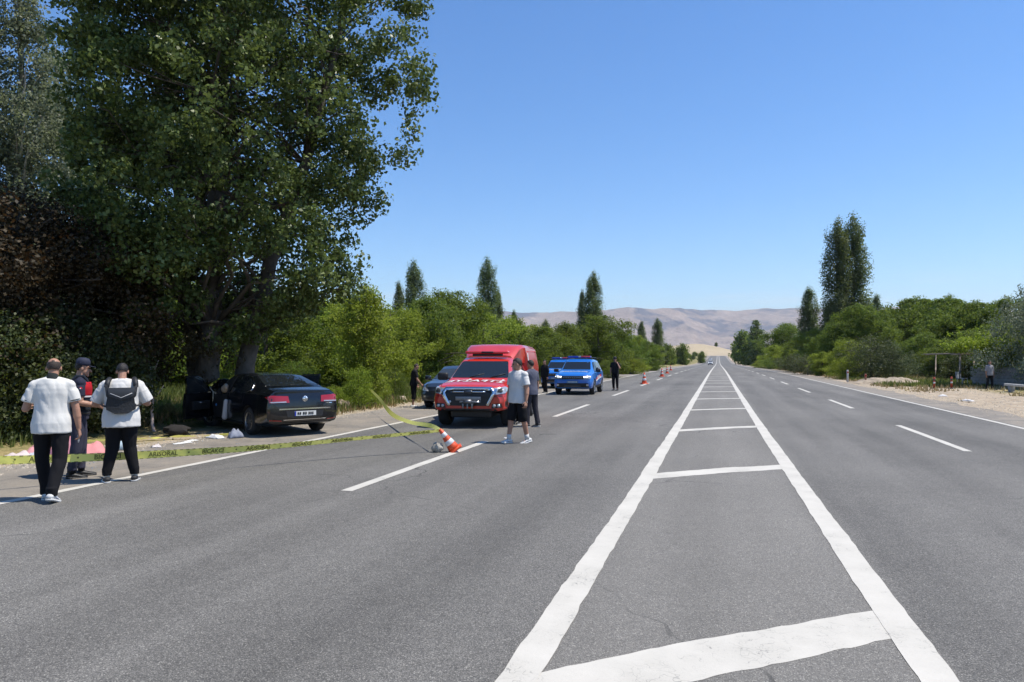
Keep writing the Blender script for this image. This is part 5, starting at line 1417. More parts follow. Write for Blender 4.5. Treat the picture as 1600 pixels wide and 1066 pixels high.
    bmh = bmesh.new(); bmesh.ops.create_uvsphere(bmh, u_segments=28, v_segments=18, radius=1)
    kill = []
    for v in bmh.verts:
        v.co = Vector((v.co.x * rad[0], v.co.y * rad[1] - .012, v.co.z * rad[2] + .025))
        line = .068 if v.co.y > .03 else (.068 - (.03 - v.co.y) * 1.45 if v.co.y > -.04 else -.042)
        if v.co.z < line or (bald and v.co.z > .062 and v.co.y > -.094): kill.append(v)
    bmesh.ops.delete(bmh, geom=kill, context='VERTS')
    for v in bmh.verts: v.co += v.normal * (0 if bald else .002 + .008 * mnoise.noise(v.co * 45))
    q.bm(bmh, 0, True, HM); h = q.obj("hair", hair, root); md = h.modifiers.new("s", 'SOLIDIFY'); md.thickness = .004
    if cap:
        q = Geo(); q.lathe([(.088, .0), (.096, .03), (.092, .075), (.07, .105), (.03, .115), (.001, .116)], 'z', (0, -.012, .040), 22, 0, HM)
        rg = []
        for t in np.linspace(0, 1, 5): rg.append([(x * (.075 - .03 * t * t), .075 + .085 * t, .045 - .02 * t - .35 * x * x * 18 * .075 + zz) for x, zz in ((-1, 0), (-.5, .012), (0, .015), (.5, .012), (1, 0), (.5, .006), (0, .009), (-.5, .006))])
        for r_ in rg:
            for i_, p in enumerate(r_): r_[i_] = (p[0], p[1], p[2] if False else .042 - .15 * p[0] * p[0] * 10 + (p[2] - p[2]) + (.006 if i_ < 5 else 0) - .12 * (p[1] - .075))
        q.rings(rg, 0, True, HM); q.obj("cap", cap, root)
    # clothes
    ex = .014 + loose
    if top:
        q = Geo(); zh = -(1 - hem) * .8 if not tucked else -.04
        torso(q, ex, zh, .515, flare=.35 if not tucked else 0)
        for s in (-1, 1):
            sh, el, wr, u, f = ARM[s]
            L = .29 * min(1, sleeve / .9)
            q.cone2(sh - V3(s * .02, 0, 0), .058 * bulk + loose * .7, sh + u * L * .5, .055 * bulk + loose); q.tube([sh + u * L * .3, sh + u * L], [.055 * bulk + loose, .058 * bulk + loose * 1.1], 16)
            if sleeve > 1: q.cone2(el, .053, wr - f * .02, .042)
            q.cone2(T(s * .05, -.012, .50), .045, sh, .062 * bulk)
        sm_ = remesh(q, "shirt", .009 if fine else .013, 3, .7, .012 if fine else .008, seed=len(label))
        so = link("shirt", sm_, root, top)
        if trim:
            for s in (-1, 1):
                sh, el, wr, u, f = ARM[s]; L = .29 * min(1, sleeve / .9); rr = .060 * bulk + loose * 1.1
                q = Geo(); q.tube([sh + u * (L - .022), sh + u * (L - .012)], [rr, rr], 18); q.obj("sleeve_stripe", trim, so)
            q = Geo(); q.cone2(T(0, -.015, .505), .068, T(0, -.012, .545), .064); q.obj("collar", trim, so)
        else:
            q = Geo(); q.tube([T(0, -.015, .50), T(0, -.012, .535)], [.072, .066], 18); q.obj("collar", top, so)
    if bottom:
        q = Geo(); torso(q, .016 if not tucked else .010, -.10, .055)
        for s in (-1, 1):
            hp, kn, an = hips[s]; tot = .84
            q.cone2(hp + V3(0, -.01, .0), .098 * bulk, hp.lerp(kn, .55), .088 * bulk)
            if leg_to < .30:      # long
                low = kn.lerp(an, 1.03 - max(0, leg_to - .03) / .41)
                q.cone2(hp.lerp(kn, .55), .088 * bulk, kn, .072 * bulk); q.cone2(kn, .072 * bulk, low + V3(0, -.012, .05), .060 + loose * .4); q.tube([low + V3(0, -.012, .09), low + V3(0, -.012, -.01)], [.060 + loose * .4, .062], 14)
            else:                 # shorts
                low = kn.lerp(an, max(0, (.50 - leg_to) / .41))
                q.tube([hp.lerp(kn, .5), kn.lerp(hp, .05), low], [.095 * bulk, .088 * bulk, .086], 16)
        link("trousers", remesh(q, "trousers", .010 if fine else .014, 3, .7, .009, seed=3), root, bottom)
    for i, s in enumerate((-1, 1)):
        hp, kn, an = hips[s]; yaw = R(toes[i]); pitch = LG[s][2]
        q = Geo(); M = Matrix.Translation(an) @ Matrix.Rotation(-yaw, 4, 'Z') @ Matrix.Rotation(min(.5, max(-.6, pitch * .8 if pitch < 0 else pitch * .3)), 4, 'X') @ Matrix.Translation((0, 0, -.085))
        sec = [(-.085, .030, .07), (-.06, .040, .085), (0, .043, .09), (.06, .046, .070), (.12, .050, .052), (.17, .044, .042), (.195, .026, .032)]
        def ring(y, w, h, z0): return [(w * math.cos(t), y, z0 + (h - z0) * max(0, .5 + .5 * math.sin(t)) if math.sin(t) > -.4 else z0) for t in np.linspace(0, 2 * math.pi, 14, endpoint=False)]
        q.rings([ring(y, w, h, .018) for y, w, h in sec], 0, True, M)
        if boots: q.tube([M @ V3(0, -.03, .05), M @ V3(0, -.035, .15), an.lerp(kn, .32)], [.05, .054, .062], 12)
        so = q.obj("shoe", shoes, root)
        q = Geo(); q.rings([[(w * 1.06 * c_, y, z) for c_, z in ((-1, 0), (1, 0), (1, .022), (-1, .022))] for y, w, h in sec], 0, True, M); q.obj("sole", S_BLACK if boots else S_WHITE, so)
        if not boots:
            q = Geo()
            for yy in (.03, .055, .08): q.tube([M @ V3(-.047, yy, .03), M @ V3(-.034, yy - .02, .062)], .005, 5); q.tube([M @ V3(.047, yy, .03), M @ V3(.034, yy - .02, .062)], .005, 5)
            q.obj("side_stripe", S_BLUE if shoes is S_WHITE else S_WHITE, so)
        if socks:
            q = Geo(); q.tube([an + V3(0, -.005, -.02), an.lerp(kn, .22)], [.043, .050], 12); q.obj("sock", socks, root)
    return root, T, ARM, HM, hips

THREE = "people standing by the crash tape"
gz = lambda x, y: float(road_z(y))
HEAD = lambda az: 90 + az       # az: degrees left of the road direction
# 1 balding man in white polo, seen from behind, striding
p1 = person((-7.80, 7.12, 0), HEAD(34), "balding man in white polo and black trousers walking with his back turned", 1.755, THREE, lean=3, legs=((9, 3), (-9, 12)), spread=.05,
       armL=((-.34, .02, -1), (-.12, .9, .12), .7), armR=((.24, .02, -1), (.12, .10, -1), .75), head=(14, 8), bulk=1.06, top=C_WHITE, sleeve=.62, hem=.83, bottom=C_BLACK, hair=HAIRB, bald=True, fine=True, trim=C_TRIM, loose=.012, toes=(-4, 8))
sh, el, wr, u, f = p1[2][1]
g = Geo(); g.box((0, 0, 0), (.012, .05, .09), 0, Matrix.Translation(wr + f * .13 + V3(-.03, .03, 0)) @ Matrix.Rotation(.5, 4, 'X'), .004)
ph = g.obj("phone", mat("pale_phone_case", (.45, .45, .45), .3)); ph.matrix_world = p1[0].matrix_basis; ph.location = p1[0].location; ph.rotation_euler = p1[0].rotation_euler; ph.scale = p1[0].scale
tag(ph, "small pale phone held low in the balding man's right hand", "phone")
# 2 capped officer in profile
p2 = person((-8.95, 8.62, 0), HEAD(-42), "gendarme officer in navy cap and red vest standing in profile behind the tape", 1.72, THREE, lean=2, legs=((6, 5), (-3, 3)), spread=.085,
       armL=((-.2, .05, -1), (.12, .85, -.25), .8), armR=((.2, .0, -1), (-.12, .9, -.2), .8), head=(8, -6), bulk=1.06, top=C_NAVY, sleeve=.62, bottom=C_NAVYT, leg_to=.08, socks=C_TEEB, shoes=S_BLACK, boots=True, cap=mat("navy_cap_cloth", (.012, .016, .040), .8), fine=True, tucked=True, loose=.006)
def vest(p, z0, z1, m, name, grow=.034, parent=None, bulk=1.06):
    root, T = p[0], p[1]; g = Geo(); rings_ = []
    for z in np.linspace(z0, z1, 9):
        rx = np.interp(z, [-.1, .12, .25, .36, .44, .50], [.165, .150, .155, .168, .150, .105]); ry = np.interp(z, [-.1, .12, .25, .36, .44, .5], [.12, .108, .112, .115, .098, .075])
        rings_.append([T((rx * bulk + grow * (.4 if z > .4 else 1)) * math.cos(t), (ry * bulk + grow) * math.sin(t), z) for t in np.linspace(0, 2 * math.pi, 24, endpoint=False)])
    g.rings(rings_); return g.obj(name, m, parent or root)
vs_ = vest(p2, .02, .34, C_VEST, "vest"); vest(p2, .25, .45, C_RED, "vest_panel", .040, vs_); vest(p2, .228, .25, mat("silver_band", (.6, .6, .62), .4), "reflective_band", .044, vs_)
T = p2[1]
for s in (-1, 1):
    g = Geo(); g.tube([T(s*.09, .10, .42), T(s*.10, .03, .535), T(s*.095, -.05, .53), T(s*.09, -.13, .40)], .026, 8); g.obj("shoulder_strap", C_VEST, vs_)
g = Geo(); sh, el, wr, u, f = p2[2][1]; g.ell(sh + u * .08 + V3(.062, 0, 0), (.008, .028, .028), 0, 12, 8); g.obj("arm_badge", C_RED, p2[0])
g = Geo(); g.ell(sh + u * .08 + V3(.068, 0, 0), (.006, .011, .011), 0, 10, 6); g.obj("badge_centre", S_WHITE, p2[0])
g = Geo(); g.tube([T(.17 * math.cos(t) * 1.06, .128 * math.sin(t) * 1.06, .0) for t in np.linspace(0, 6.283, 20)], .022, 6); g.obj("belt", S_BLACK, p2[0])
# 3 stout man with a harness bag on his back, looking down
p3 = person((-8.03, 8.45, 0), HEAD(42), "stout man in white tee and black trousers with a harness bag, head bowed", 1.68, THREE, lean=4, legs=((2, 2), (4, 6)), spread=.16,
       armL=((-.42, .18, -.9), (.35, .85, .15), .9), armR=((.42, .18, -.9), (-.35, .85, .15), .9), head=(34, 4), bulk=1.24, top=C_TEE, sleeve=.80, hem=.80, bottom=C_BLACK, leg_to=.07, socks=S_SOCK, shoes=mat("black_high_top_shoe", (.02, .02, .022), .7), hair=HAIR, fine=True, loose=.020, toes=(-10, 10), belly=.03)
def harness(p):
    root, T = p[0], p[1]
    bag = empty("harness_bag", root.location, 0, "black harness bag with a grey chevron on the stout man's back", "bag"); bag.rotation_euler = root.rotation_euler; bag.scale = root.scale
    def slab(out, name, m, par, y0, th, sub=.0):
        n = len(out); g = Geo()
        yb = lambda x, z: -(.185 + .03 * math.exp(-((z - .33) / .12) ** 2)) + .35 * x * x
        bmh = bmesh.new(); vv = [bmh.verts.new((x, 0, z)) for x, z in out]; fc = bmh.faces.new(vv)
        bmesh.ops.triangulate(bmh, faces=[fc]); bmesh.ops.subdivide_edges(bmh, edges=bmh.edges, cuts=3, use_grid_fill=True)
        r = bmesh.ops.extrude_face_region(bmh, geom=list(bmh.faces)); ext = [e for e in r['geom'] if isinstance(e, bmesh.types.BMVert)]
        for v in bmh.verts: v.co.y = y0
        for v in ext: v.co.y = y0 - th
        for v in bmh.verts: v.co = T(v.co.x, yb(v.co.x, v.co.z) + v.co.y, v.co.z)
        bmesh.ops.recalc_face_normals(bmh, faces=bmh.faces); g.bm(bmh, 0, True); return g.obj(name, m, par, sharp=40)
    BAG = mat("black_bag_cloth", (.014, .015, .017), .6, bump=.4, bscale=30)
    main = slab([(-.215, .47), (-.15, .40), (.15, .40), (.215, .47), (.19, .28), (.135, .21), (.195, .16), (.185, .09), (.08, .03), (-.08, .03), (-.185, .09), (-.195, .16), (-.135, .21), (-.19, .28)], "back_panel", BAG, bag, .0, .055)
    slab([(-.17, .395), (.17, .395), (.155, .28), (.0, .22), (-.155, .28)], "top_pocket", mat("dark_grey_bag_cloth", (.03, .032, .036), .5), bag, -.05, .018)
    g = Geo(); yv = lambda x, z: T(x, -(.185 + .03 * math.exp(-((z - .33) / .12) ** 2)) + .35 * x * x - .072, z)
    g.tube([yv(-.14, .32), yv(0, .255), yv(.14, .32)], .007, 6); g.obj("chevron", mat("grey_piping", (.35, .35, .36), .5), bag)
    for s in (-1, 1):
        g = Geo(); g.tube([T(s*.185, -.20, .42), T(s*.175, -.13, .50), T(s*.16, -.01, .535), T(s*.15, .12, .47)], [.034, .038, .036, .03], 8); g.obj("shoulder_strap", BAG, bag)
        g = Geo(); g.tube([T(s*.16, -.215, .13), T(s*.235, -.12, .15), T(s*.255, .0, .17)], .014, 6); g.obj("waist_strap", BAG, bag)
harness(p3)
# 4 man in white polo and black shorts by the red truck, walking to the left
p4 = person((-3.93, 14.48, 0), HEAD(148), "man in bluish white polo and black knee shorts walking beside the red truck", 1.76, "people beside the red truck", lean=0, legs=((-6, 10), (12, 3)), spread=.09,
       armL=((-.22, -.02, -1), (-.1, .22, -1), .8), armR=((.18, .0, -1), (.05, .25, -1), .6), head=(8, -42), bulk=1.10, top=C_POLO2, sleeve=.66, hem=.84, bottom=C_BLACK, leg_to=.46, shoes=S_WHITE, hair=HAIR, socks=S_SOCK, fine=True, loose=.012, toes=(10, 0))
# 5 man behind him, back half turned
p5 = person((-4.52, 17.95, 0), HEAD(60), "dark haired man in grey blue shirt and dark trousers standing by the truck's rear side", 1.70, "people beside the red truck", lean=1, legs=((4, 3), (-4, 5)), spread=.1,
       armL=((-.2, .1, -1), (.1, .7, -.6), .7), armR=((.2, .0, -1), (.05, .2, -1), .5), head=(8, 10), top=C_CHECK, sleeve=.62, hem=.84, bottom=C_GREYT, shoes=S_BLACK, hair=HAIR, loose=.008)
# 6 man mostly hidden behind the white polo
p6 = person((-5.02, 18.62, 0), HEAD(150), "dark haired man almost hidden behind the man in white polo", 1.70, "people beside the red truck", legs=((3, 3), (-3, 3)), top=C_TEEB, bottom=C_BLACK, shoes=S_BLACK, hair=HAIR)
# 7 man in black tee and capri trousers on the shoulder
p7 = person((-10.35, 24.1, 0), HEAD(-48), "man in black tee and black cropped trousers standing by the parked dark car", 1.55, None, lean=6, legs=((3, 3), (-3, 4)), spread=.11,
       armL=((-.2, .05, -1), (.15, .5, -.8), .6), armR=((.25, .1, -1), (.05, .6, -.75), .6), head=(24, -10), top=C_TEEB, sleeve=.66, bottom=C_BLACK, leg_to=.32, shoes=S_WHITE, hair=HAIRB, socks=None, loose=.010)
# 8 dark figure between truck and patrol cars
p8 = person((-8.28, 35.6, 0), HEAD(150), "person in dark clothes standing between the red truck and the patrol cars", 1.66, None, legs=((5, 4), (-6, 6)), spread=.13, top=C_TEEB, sleeve=1.05, bottom=C_TEEB, shoes=S_BLACK, hair=HAIR, loose=.012)
# 9 officer on the phone
p9 = person((-5.3, 39.4, 0), HEAD(165), "officer in black uniform and cap holding a phone to the ear near the lane dashes", 1.80, None, legs=((3, 3), (-2, 3)), spread=.10,
       armL=((-.35, .45, -.75), (.42, -.05, .95), 1.1), armR=((.2, .05, -1), (.0, .15, -1), .6), head=(8, 20), bulk=1.08, top=C_TEEB, sleeve=.62, bottom=C_BLACK, leg_to=.10, shoes=S_BLACK, boots=True, cap=mat("black_cap_cloth", (.010, .010, .012), .8), tucked=True, loose=.008)
# 10 figure in the shade of the pergola
p10 = person((14.6, 46.8, float(ground_z(14.6, 46.8))), HEAD(200), "man in light grey shirt and dark trousers standing in the shade by the low wall", 1.62, None, legs=((4, 4), (-3, 3)), spread=.12, top=C_LGREY, sleeve=.9, bottom=C_TEEB, shoes=S_BLACK, hair=HAIR, loose=.012)

# ================================================================ CONES, TAPE, DEBRIS
CONE = mat("orange_cone_rubber", (.62, .075, .02), .5, var=.1); CONEW = mat("white_reflective_band", (.60, .60, .60), .35)
def cone(loc, label, rot=(0, 0, 0), s=1.0, group=None):
    e = empty("traffic_cone", loc, 0, label, "traffic cone", group); e.rotation_euler = rot; e.scale = (s, s, s)
    g = Geo(); g.box((0, 0, .02), (.36, .36, .04), 0, None, .015); g.lathe([(.165, .035), (.15, .055), (.135, .06)], 'z', seg=20); g.obj("base", CONE, e)
    g = Geo(); g.lathe([(.135, .055), (.118, .14), (.062, .46), (.036, .60), (.030, .605), (.001, .606)], 'z', seg=22); b = g.obj("cone_body", CONE, e)
    r = lambda z: .1355 + (.036 - .1355) * (z - .055) / .545 + .003
    for z0, z1 in ((.19, .30), (.40, .50)):
        g = Geo(); g.lathe([(r(z0) - .002, z0), (r(z0) + .001, z0 + .003), (r(z1) + .001, z1 - .003), (r(z1) - .002, z1)], 'z', seg=22); g.obj("reflective_band", CONEW, b)
    return e
fc = cone((-4.66, 12.78, .03), "orange and white cone leaning over a stone with tape tied to its tip", (R(3), R(-36), R(22)), .80)
STONE = mat("pale_stone", (.36, .33, .28), .9, var=.3, vscale=9, bump=.7, bscale=22)
def stone(loc, r, seed, label, m=STONE, cat="stone", name="stone", group=None):
    bm = bmesh.new(); bmesh.ops.create_icosphere(bm, subdivisions=3, radius=1)
    for v in bm.verts: v.co = Vector((v.co.x * r[0], v.co.y * r[1], v.co.z * r[2])) * (1 + .42 * mnoise.noise(v.co * 1.6 + Vector((seed, 0, 0))) + .08 * mnoise.noise(v.co * 5 + Vector((seed, 3, 0))))
    g = Geo(); g.bm(bm, 0, True); o = g.obj(name, m, None, sharp=50); o.location = loc; return tag(o, label, cat, group)
stone((-4.96, 12.66, .085), (.105, .10, .10), 2, "pale stone holding down the leaning cone")
FC = "upright orange cones along the closed left lane"
for (x, y), lab in zip(((-4.78, 50.0), (-5.1, 70.5), (-5.6, 85.5), (-6.8, 112)), ("nearest upright orange cone on the left lane dashes", "second upright orange cone along the left lane", "third upright orange cone along the left lane", "farthest upright orange cone near the left road edge")):
    cone((x, y, float(road_z(y))), lab, (0, 0, rng_place.uniform(0, 1.5)), 1.25, FC)

TAPE = bpy.data.materials.new("yellow_caution_tape"); TAPE.use_nodes = True; nt = TAPE.node_tree; pb = nt.nodes["Principled BSDF"]
pb.inputs["Base Color"].default_value = (.80, .79, .20, 1); pb.inputs["Roughness"].default_value = .3; pb.inputs["Specular IOR Level"].default_value = .6
tl = nt.nodes.new("ShaderNodeBsdfTranslucent"); tl.inputs["Color"].default_value = (.8, .8, .25, 1); mx = nt.nodes.new("ShaderNodeMixShader"); mx.inputs[0].default_value = .3
nt.links.new(pb.outputs[0], mx.inputs[1]); nt.links.new(tl.outputs[0], mx.inputs[2]); nt.links.new(mx.outputs[0], nt.nodes["Material Output"].inputs["Surface"])
class Ribbon:
    """a strip with width direction given by a twist angle (0 = upright face)"""
    def __init__(s, pts, twist, width, sub=30):
        P = np.array(pts, float); n = len(P); t = np.linspace(0, n - 1, (n - 1) * sub + 1)
        def cr(a):
            out = []
            for x in t:
                i = min(n - 2, int(x)); u = x - i; p0, p1, p2_, p3_ = a[max(0, i - 1)], a[i], a[i + 1], a[min(n - 1, i + 2)]
                out.append(.5 * ((2 * p1) + (-p0 + p2_) * u + (2 * p0 - 5 * p1 + 4 * p2_ - p3_) * u * u + (-p0 + 3 * p1 - 3 * p2_ + p3_) * u ** 3))
            return np.array(out)
        s.C = cr(P); s.T = np.interp(t, np.arange(n), twist); s.W = np.interp(t, np.arange(n), width if hasattr(width, '__len__') else [width] * n)
        s.L = np.concatenate([[0], np.cumsum(np.linalg.norm(np.diff(s.C, axis=0), axis=1))])
        s.F = []
        for i in range(len(s.C)):
            d = Vector(s.C[min(i + 1, len(s.C) - 1)] - s.C[max(0, i - 1)]).normalized(); up = Vector((0, 0, 1)); up = (up - d * up.dot(d)).normalized(); sd = d.cross(up)
            a = R(s.T[i]); w = up * math.cos(a) + sd * math.sin(a); s.F.append((w, d.cross(w)))
    def at(s, L, v, off=0):
        i = int(np.clip(np.searchsorted(s.L, L) - 1, 0, len(s.L) - 2)); f = (L - s.L[i]) / max(1e-6, s.L[i + 1] - s.L[i])
        c = Vector(s.C[i]).lerp(Vector(s.C[i + 1]), f); w = s.F[i][0].lerp(s.F[i + 1][0], f); n = s.F[i][1].lerp(s.F[i + 1][1], f)
        wd = s.W[i] + (s.W[i + 1] - s.W[i]) * f
        return c + w * v * wd + n * off
    def build(s, name, m, parent=None):
        g = Geo(); Ls = np.linspace(0, s.L[-1], max(30, int(s.L[-1] / .06))); vs_ = []; 
        for L in Ls:
            for v in (-.5, -.17, .17, .5): vs_.append(s.at(L, v, .004 * math.sin(L * 21 + v * 3) + .003 * math.sin(L * 57)))
        fs_ = [(4*i+k, 4*i+k+1, 4*i+5+k, 4*i+4+k) for i in range(len(Ls) - 1) for k in range(3)]
        g.add(vs_, fs_, 0, True); return g.obj(name, m, parent)
    def print(s, words, parent, m, step, size, flip=1):
        L = .15; k = 0
        while L < s.L[-1] - step:
            for sd in (1, -1):
                bm = text_bm(words[k % len(words)], size)
                for v in bm.verts: v.co = s.at(L + step * .45 + -v.co.x * sd * flip, v.co.y / .1 * 1.0, (-.007 if sd > 0 else .007) * flip)
                me = bpy.data.meshes.new("tape_lettering"); bm.to_mesh(me); bm.free(); me.materials.append(m); link("tape_lettering", me, parent)
            L += step; k += 1
TINK = mat("black_tape_print", (.13, .14, .03), .5)
tip = fc.matrix_basis  # placement of the leaning cone
bpy.context.view_layer.update(); tipw = Vector(fc.matrix_world @ Vector((0, 0, .58)))
def pt(px, D, h): x, y = at(px, D); return (x, y, h)
rb = Ribbon([pt(-190, 8.9, .52), pt(-40, 9.4, .42), pt(100, 10.0, .365), pt(230, 10.6, .335), pt(400, 11.7, .30), pt(560, 12.8, .33), (tipw.x - .12, tipw.y - .05, tipw.z - .02), (tipw.x + .05, tipw.y + .03, tipw.z)], [0, 2, 0, 8, 30, 46, 40, 60], [.11, .11, .11, .11, .105, .095, .08, .05])
t1 = rb.build("caution_tape", TAPE); tag(t1, "yellow printed caution tape stretched low from the left border to the leaning cone", "caution tape", "caution tapes")
rb.print(["ARISORAL", "•", "BICAKCI", "•"], t1, TINK, .36, .088)
g = Geo()
for k in range(int(rb.L[-1] / .09)):
    for v0, v1 in ((.43, .5), (-.5, -.43)):
        a, b = k * .09, k * .09 + .045
        for off in (-.006, .006): g.add([rb.at(a, v0, off), rb.at(b, v0, off), rb.at(b, v1, off), rb.at(a, v1, off)], [(0, 1, 2, 3)], 0, False)
g.obj("tape_edge_print", TINK, t1)
rb2 = Ribbon([(tipw.x, tipw.y, tipw.z), pt(672, 14.5, .40), pt(640, 16.5, .30), pt(612, 19.5, .26), pt(592, 23.5, .46), (-12.40, 24.47, .74)], [60, 30, 60, 42, 15, 10], [.06, .09, .11, .11, .10, .05])
t2 = rb2.build("caution_tape", TAPE); tag(t2, "slack yellow caution tape sagging from the leaning cone up to the sapling", "caution tape", "caution tapes")
rg = random.Random(9)
gp = [(-12.6 + i * .36, 12.0 + i * .34 + rg.uniform(-.1, .1), float(ground_z(-12.6 + i * .36, 12.0 + i * .34)) + .05 + rg.uniform(0, .04)) for i in range(7)]
rb3 = Ribbon(gp, [30, 80, 45, 100, 60, 85, 40], [.13, .14, .12, .15, .12, .13, .09]); t3 = rb3.build("caution_tape", TAPE); tag(t3, "crumpled yellow caution tape lying on the ground before the crashed car", "caution tape", "caution tapes")

def rag_(loc, sz, c, seed, label, h=.12, name="crumpled_cloth", cat="cloth", rough=.85):
    bm = bmesh.new(); bmesh.ops.create_grid(bm, x_segments=12, y_segments=12, size=.5)
    for v in bm.verts:
        rr = max(abs(v.co.x), abs(v.co.y)) * 2
        z = h * (1 - rr ** 2.5) * (.6 + .8 * abs(mnoise.noise(Vector((v.co.x * 4, v.co.y * 4, seed))))) + .02 * mnoise.noise(Vector((v.co.x * 9, v.co.y * 9, seed + 4)))
        k = 1 + .3 * mnoise.noise(Vector((v.co.x * 2.2, v.co.y * 2.2, seed + 9)))
        v.co = Vector((v.co.x * sz[0] * k, v.co.y * sz[1] * k, max(.004, z)))
    g = Geo(); g.bm(bm, 0, True); o = g.obj(name, mat(label[:24].replace(" ", "_"), c, rough), None)
    md = o.modifiers.new("s", 'SOLIDIFY'); md.thickness = .004
    o.location = (loc[0], loc[1], float(max(ground_z(loc[0], loc[1]), 0 if loc[0] > -11.0 else -9)) + .006); o.rotation_euler = (0, 0, seed * 1.7); return tag(o, label, cat)
for px, D, sz, c, lab, h in ((28, 12.6, (.75, .5), (.55, .46, .44), "pale pink crumpled sheet on the ground at the left edge", .16),
                          (66, 13.4, (.6, .5), (.55, .26, .27), "pink crumpled sheet left of the balding man's hip", .22),
                          (58, 12.9, (.5, .4), (.45, .48, .52), "whitish blue crumpled sheet below the pink one", .12),
                          (111, 13.2, (.55, .5), (.58, .24, .28), "bright pink cloth between the balding man and the capped officer", .42),
                          (141, 13.4, (.6, .5), (.55, .22, .22), "salmon pink cloth behind the capped officer's boots", .24),
                          (186, 13.9, (.35, .3), (.42, .52, .58), "light blue cloth seen between the stout man's legs", .5),
                          (205, 14.6, (.25, .2), (.5, .48, .47), "small pale scrap right of the stout man's shoe", .05),
                          (288, 14.9, (.45, .12), (.60, .60, .58), "long white paper scrap on the shoulder before the crashed car", .03),
                          (300, 15.3, (.30, .10), (.60, .60, .58), "short white paper scrap nearer the crashed car", .03),
                          (338, 15.9, (.38, .2), (.58, .58, .58), "white crumpled paper beside the open door", .09),
                          (369, 16.0, (.30, .3), (.20, .22, .28), "greyish blue bag lying by the rear wheel of the crashed car", .20),
                          (246, 14.3, (.30, .16), (.52, .48, .47), "pinkish white scrap before the tape on the ground", .05),
                          (792, 15.8, (.14, .1), (.5, .5, .52), "tiny white scrap on the road left of the walking man", .03)):
    x, y = at(px, D); rag_((x, y), sz, c, len(lab) % 13 + px * .01, lab, h)
x, y = at(155, 13.8); g = Geo(); g.lathe([(.001, 0), (.06, .005), (.06, .2), (.05, .24), (.022, .28), (.022, .31), (.001, .312)], 'z', seg=14)
o = g.obj("bottle", mat("clear_plastic_bottle", (.42, .46, .46), .15, trans=.5)); o.location = (x, y, float(ground_z(x, y)) + .06); o.rotation_euler = (R(88), 0, .8); tag(o, "clear plastic bottle lying behind the stout man's leg", "bottle")
x, y = at(277, 16.6); g = Geo(); g.lathe([(.20, -.10), (.29, -.11), (.33, -.06), (.33, .06), (.29, .11), (.20, .10), (.19, .0)], 'z', seg=26)
tb = stone((x, y, float(ground_z(x, y)) + .13), (.28, .24, .12), 7.7, "black lump standing in for roadside shade left of the open car door", mat("shade_black", (.015, .013, .012), .95, bump=.6), "lump", "shade_lump")  # solid near-black shape standing in for a patch of shade on the bank
# bare pale branch stuck in the bank
x, y = at(241, 17.2); g = Geo(); z0 = float(ground_z(x, y)); B = []
for i in range(11): B.append((x - .04 * i * .9 + rg.uniform(-.03, .03), y + .03 * i, z0 + i * .148))
g.tube([(x + .10, y, z0 - .1)] + B, [.045] + [.042 - .0026 * i for i in range(11)], 7)
for i, dx in ((5, .3), (8, -.25), (9, .2)): g.tube([B[i], (B[i][0] + dx * .5, B[i][1], B[i][2] + .12), (B[i][0] + dx, B[i][1], B[i][2] + .32)], [.018, .013, .006], 5)
tag(g.obj("bare_branch", mat("peeled_pinkish_wood", (.48, .37, .32), .8, var=.25, vscale=9)), "bare pinkish peeled branch leaning beside the dark shrubs", "branch")
for px, D, r, lab in ((536, 25, (.24, .2, .2), "pale brown boulder beside the rear of the crashed car"), (547, 26.2, (.17, .15, .12), "smaller pale stone right of the boulder"), (628, 29.5, (.2, .2, .14), "brown earth clod in the weeds left of the man in black shorts")):
    x, y = at(px, D); stone((x, y, float(ground_z(x, y)) + r[2] * .6), r, px, lab, mat("brown_stone_%d" % px, (.34, .27, .20), .95, var=.3, vscale=5, bump=.6, bscale=12), group="stones on the left verge")

# ---------------------------------------------------------------- right side: pergola, wall, posts, heap
WOOD = mat("weathered_pole_wood", (.26, .22, .18), .9, var=.3, vscale=6); 
x, y = at(1499, 45.2); PX, PY = x, y; pz = float(ground_z(x, y))
pg = empty("pergola", (x, y, pz), 0, "rickety wooden pergola with grape vine beside the dirt forecourt", "pergola")
posts = [(0, 0), (-.85, 1.9), (2.6, 1.2), (1.7, 3.2)]
for k, (dx, dy) in enumerate(posts):
    g = Geo(); g.tube([(dx - .05, dy, -.1), (dx + .02, dy, 1.0), (dx + .04, dy, 1.98)], [.075 if k == 0 else .04, .065 if k == 0 else .036, .06 if k == 0 else .032], 8); g.obj("post", WOOD, pg)
g = Geo(); g.tube([(-.1, 0, .0), (.28, -.1, .55)], .03, 6); g.obj("brace", WOOD, pg)
for a, b in (((-1.4, 1.95, 1.98), (2.8, 1.2, 2.08)), ((-.5, -.1, 1.96), (3.2, .2, 2.1)), ((-1.7, 1.2, 2.02), (.4, -.1, 2.0)), ((-1.1, 2.6, 2.03), (1.9, 3.3, 2.0)), ((.0, -.2, 2.05), (.4, 3.2, 2.06)), ((1.2, -.2, 2.08), (1.5, 3.2, 2.08)), ((2.4, 0, 2.12), (2.6, 3.2, 2.1))):
    g = Geo(); g.tube([a, tuple((a[i] + b[i]) / 2 + (.04 if i == 2 else 0) for i in range(3)), b], .032, 6); g.obj("rafter", WOOD, pg)
rng = np.random.default_rng(91); n = 300
C = np.stack([rng.uniform(-.2, 3.6, n), rng.uniform(-.9, 3.2, n), 2.15 + rng.gamma(2, .20, n)], -1)
C2 = np.stack([rng.uniform(.7, 3.6, 90), rng.uniform(-.5, .4, 90), rng.uniform(1.25, 2.1, 90)], -1); C = np.concatenate([C, C2])
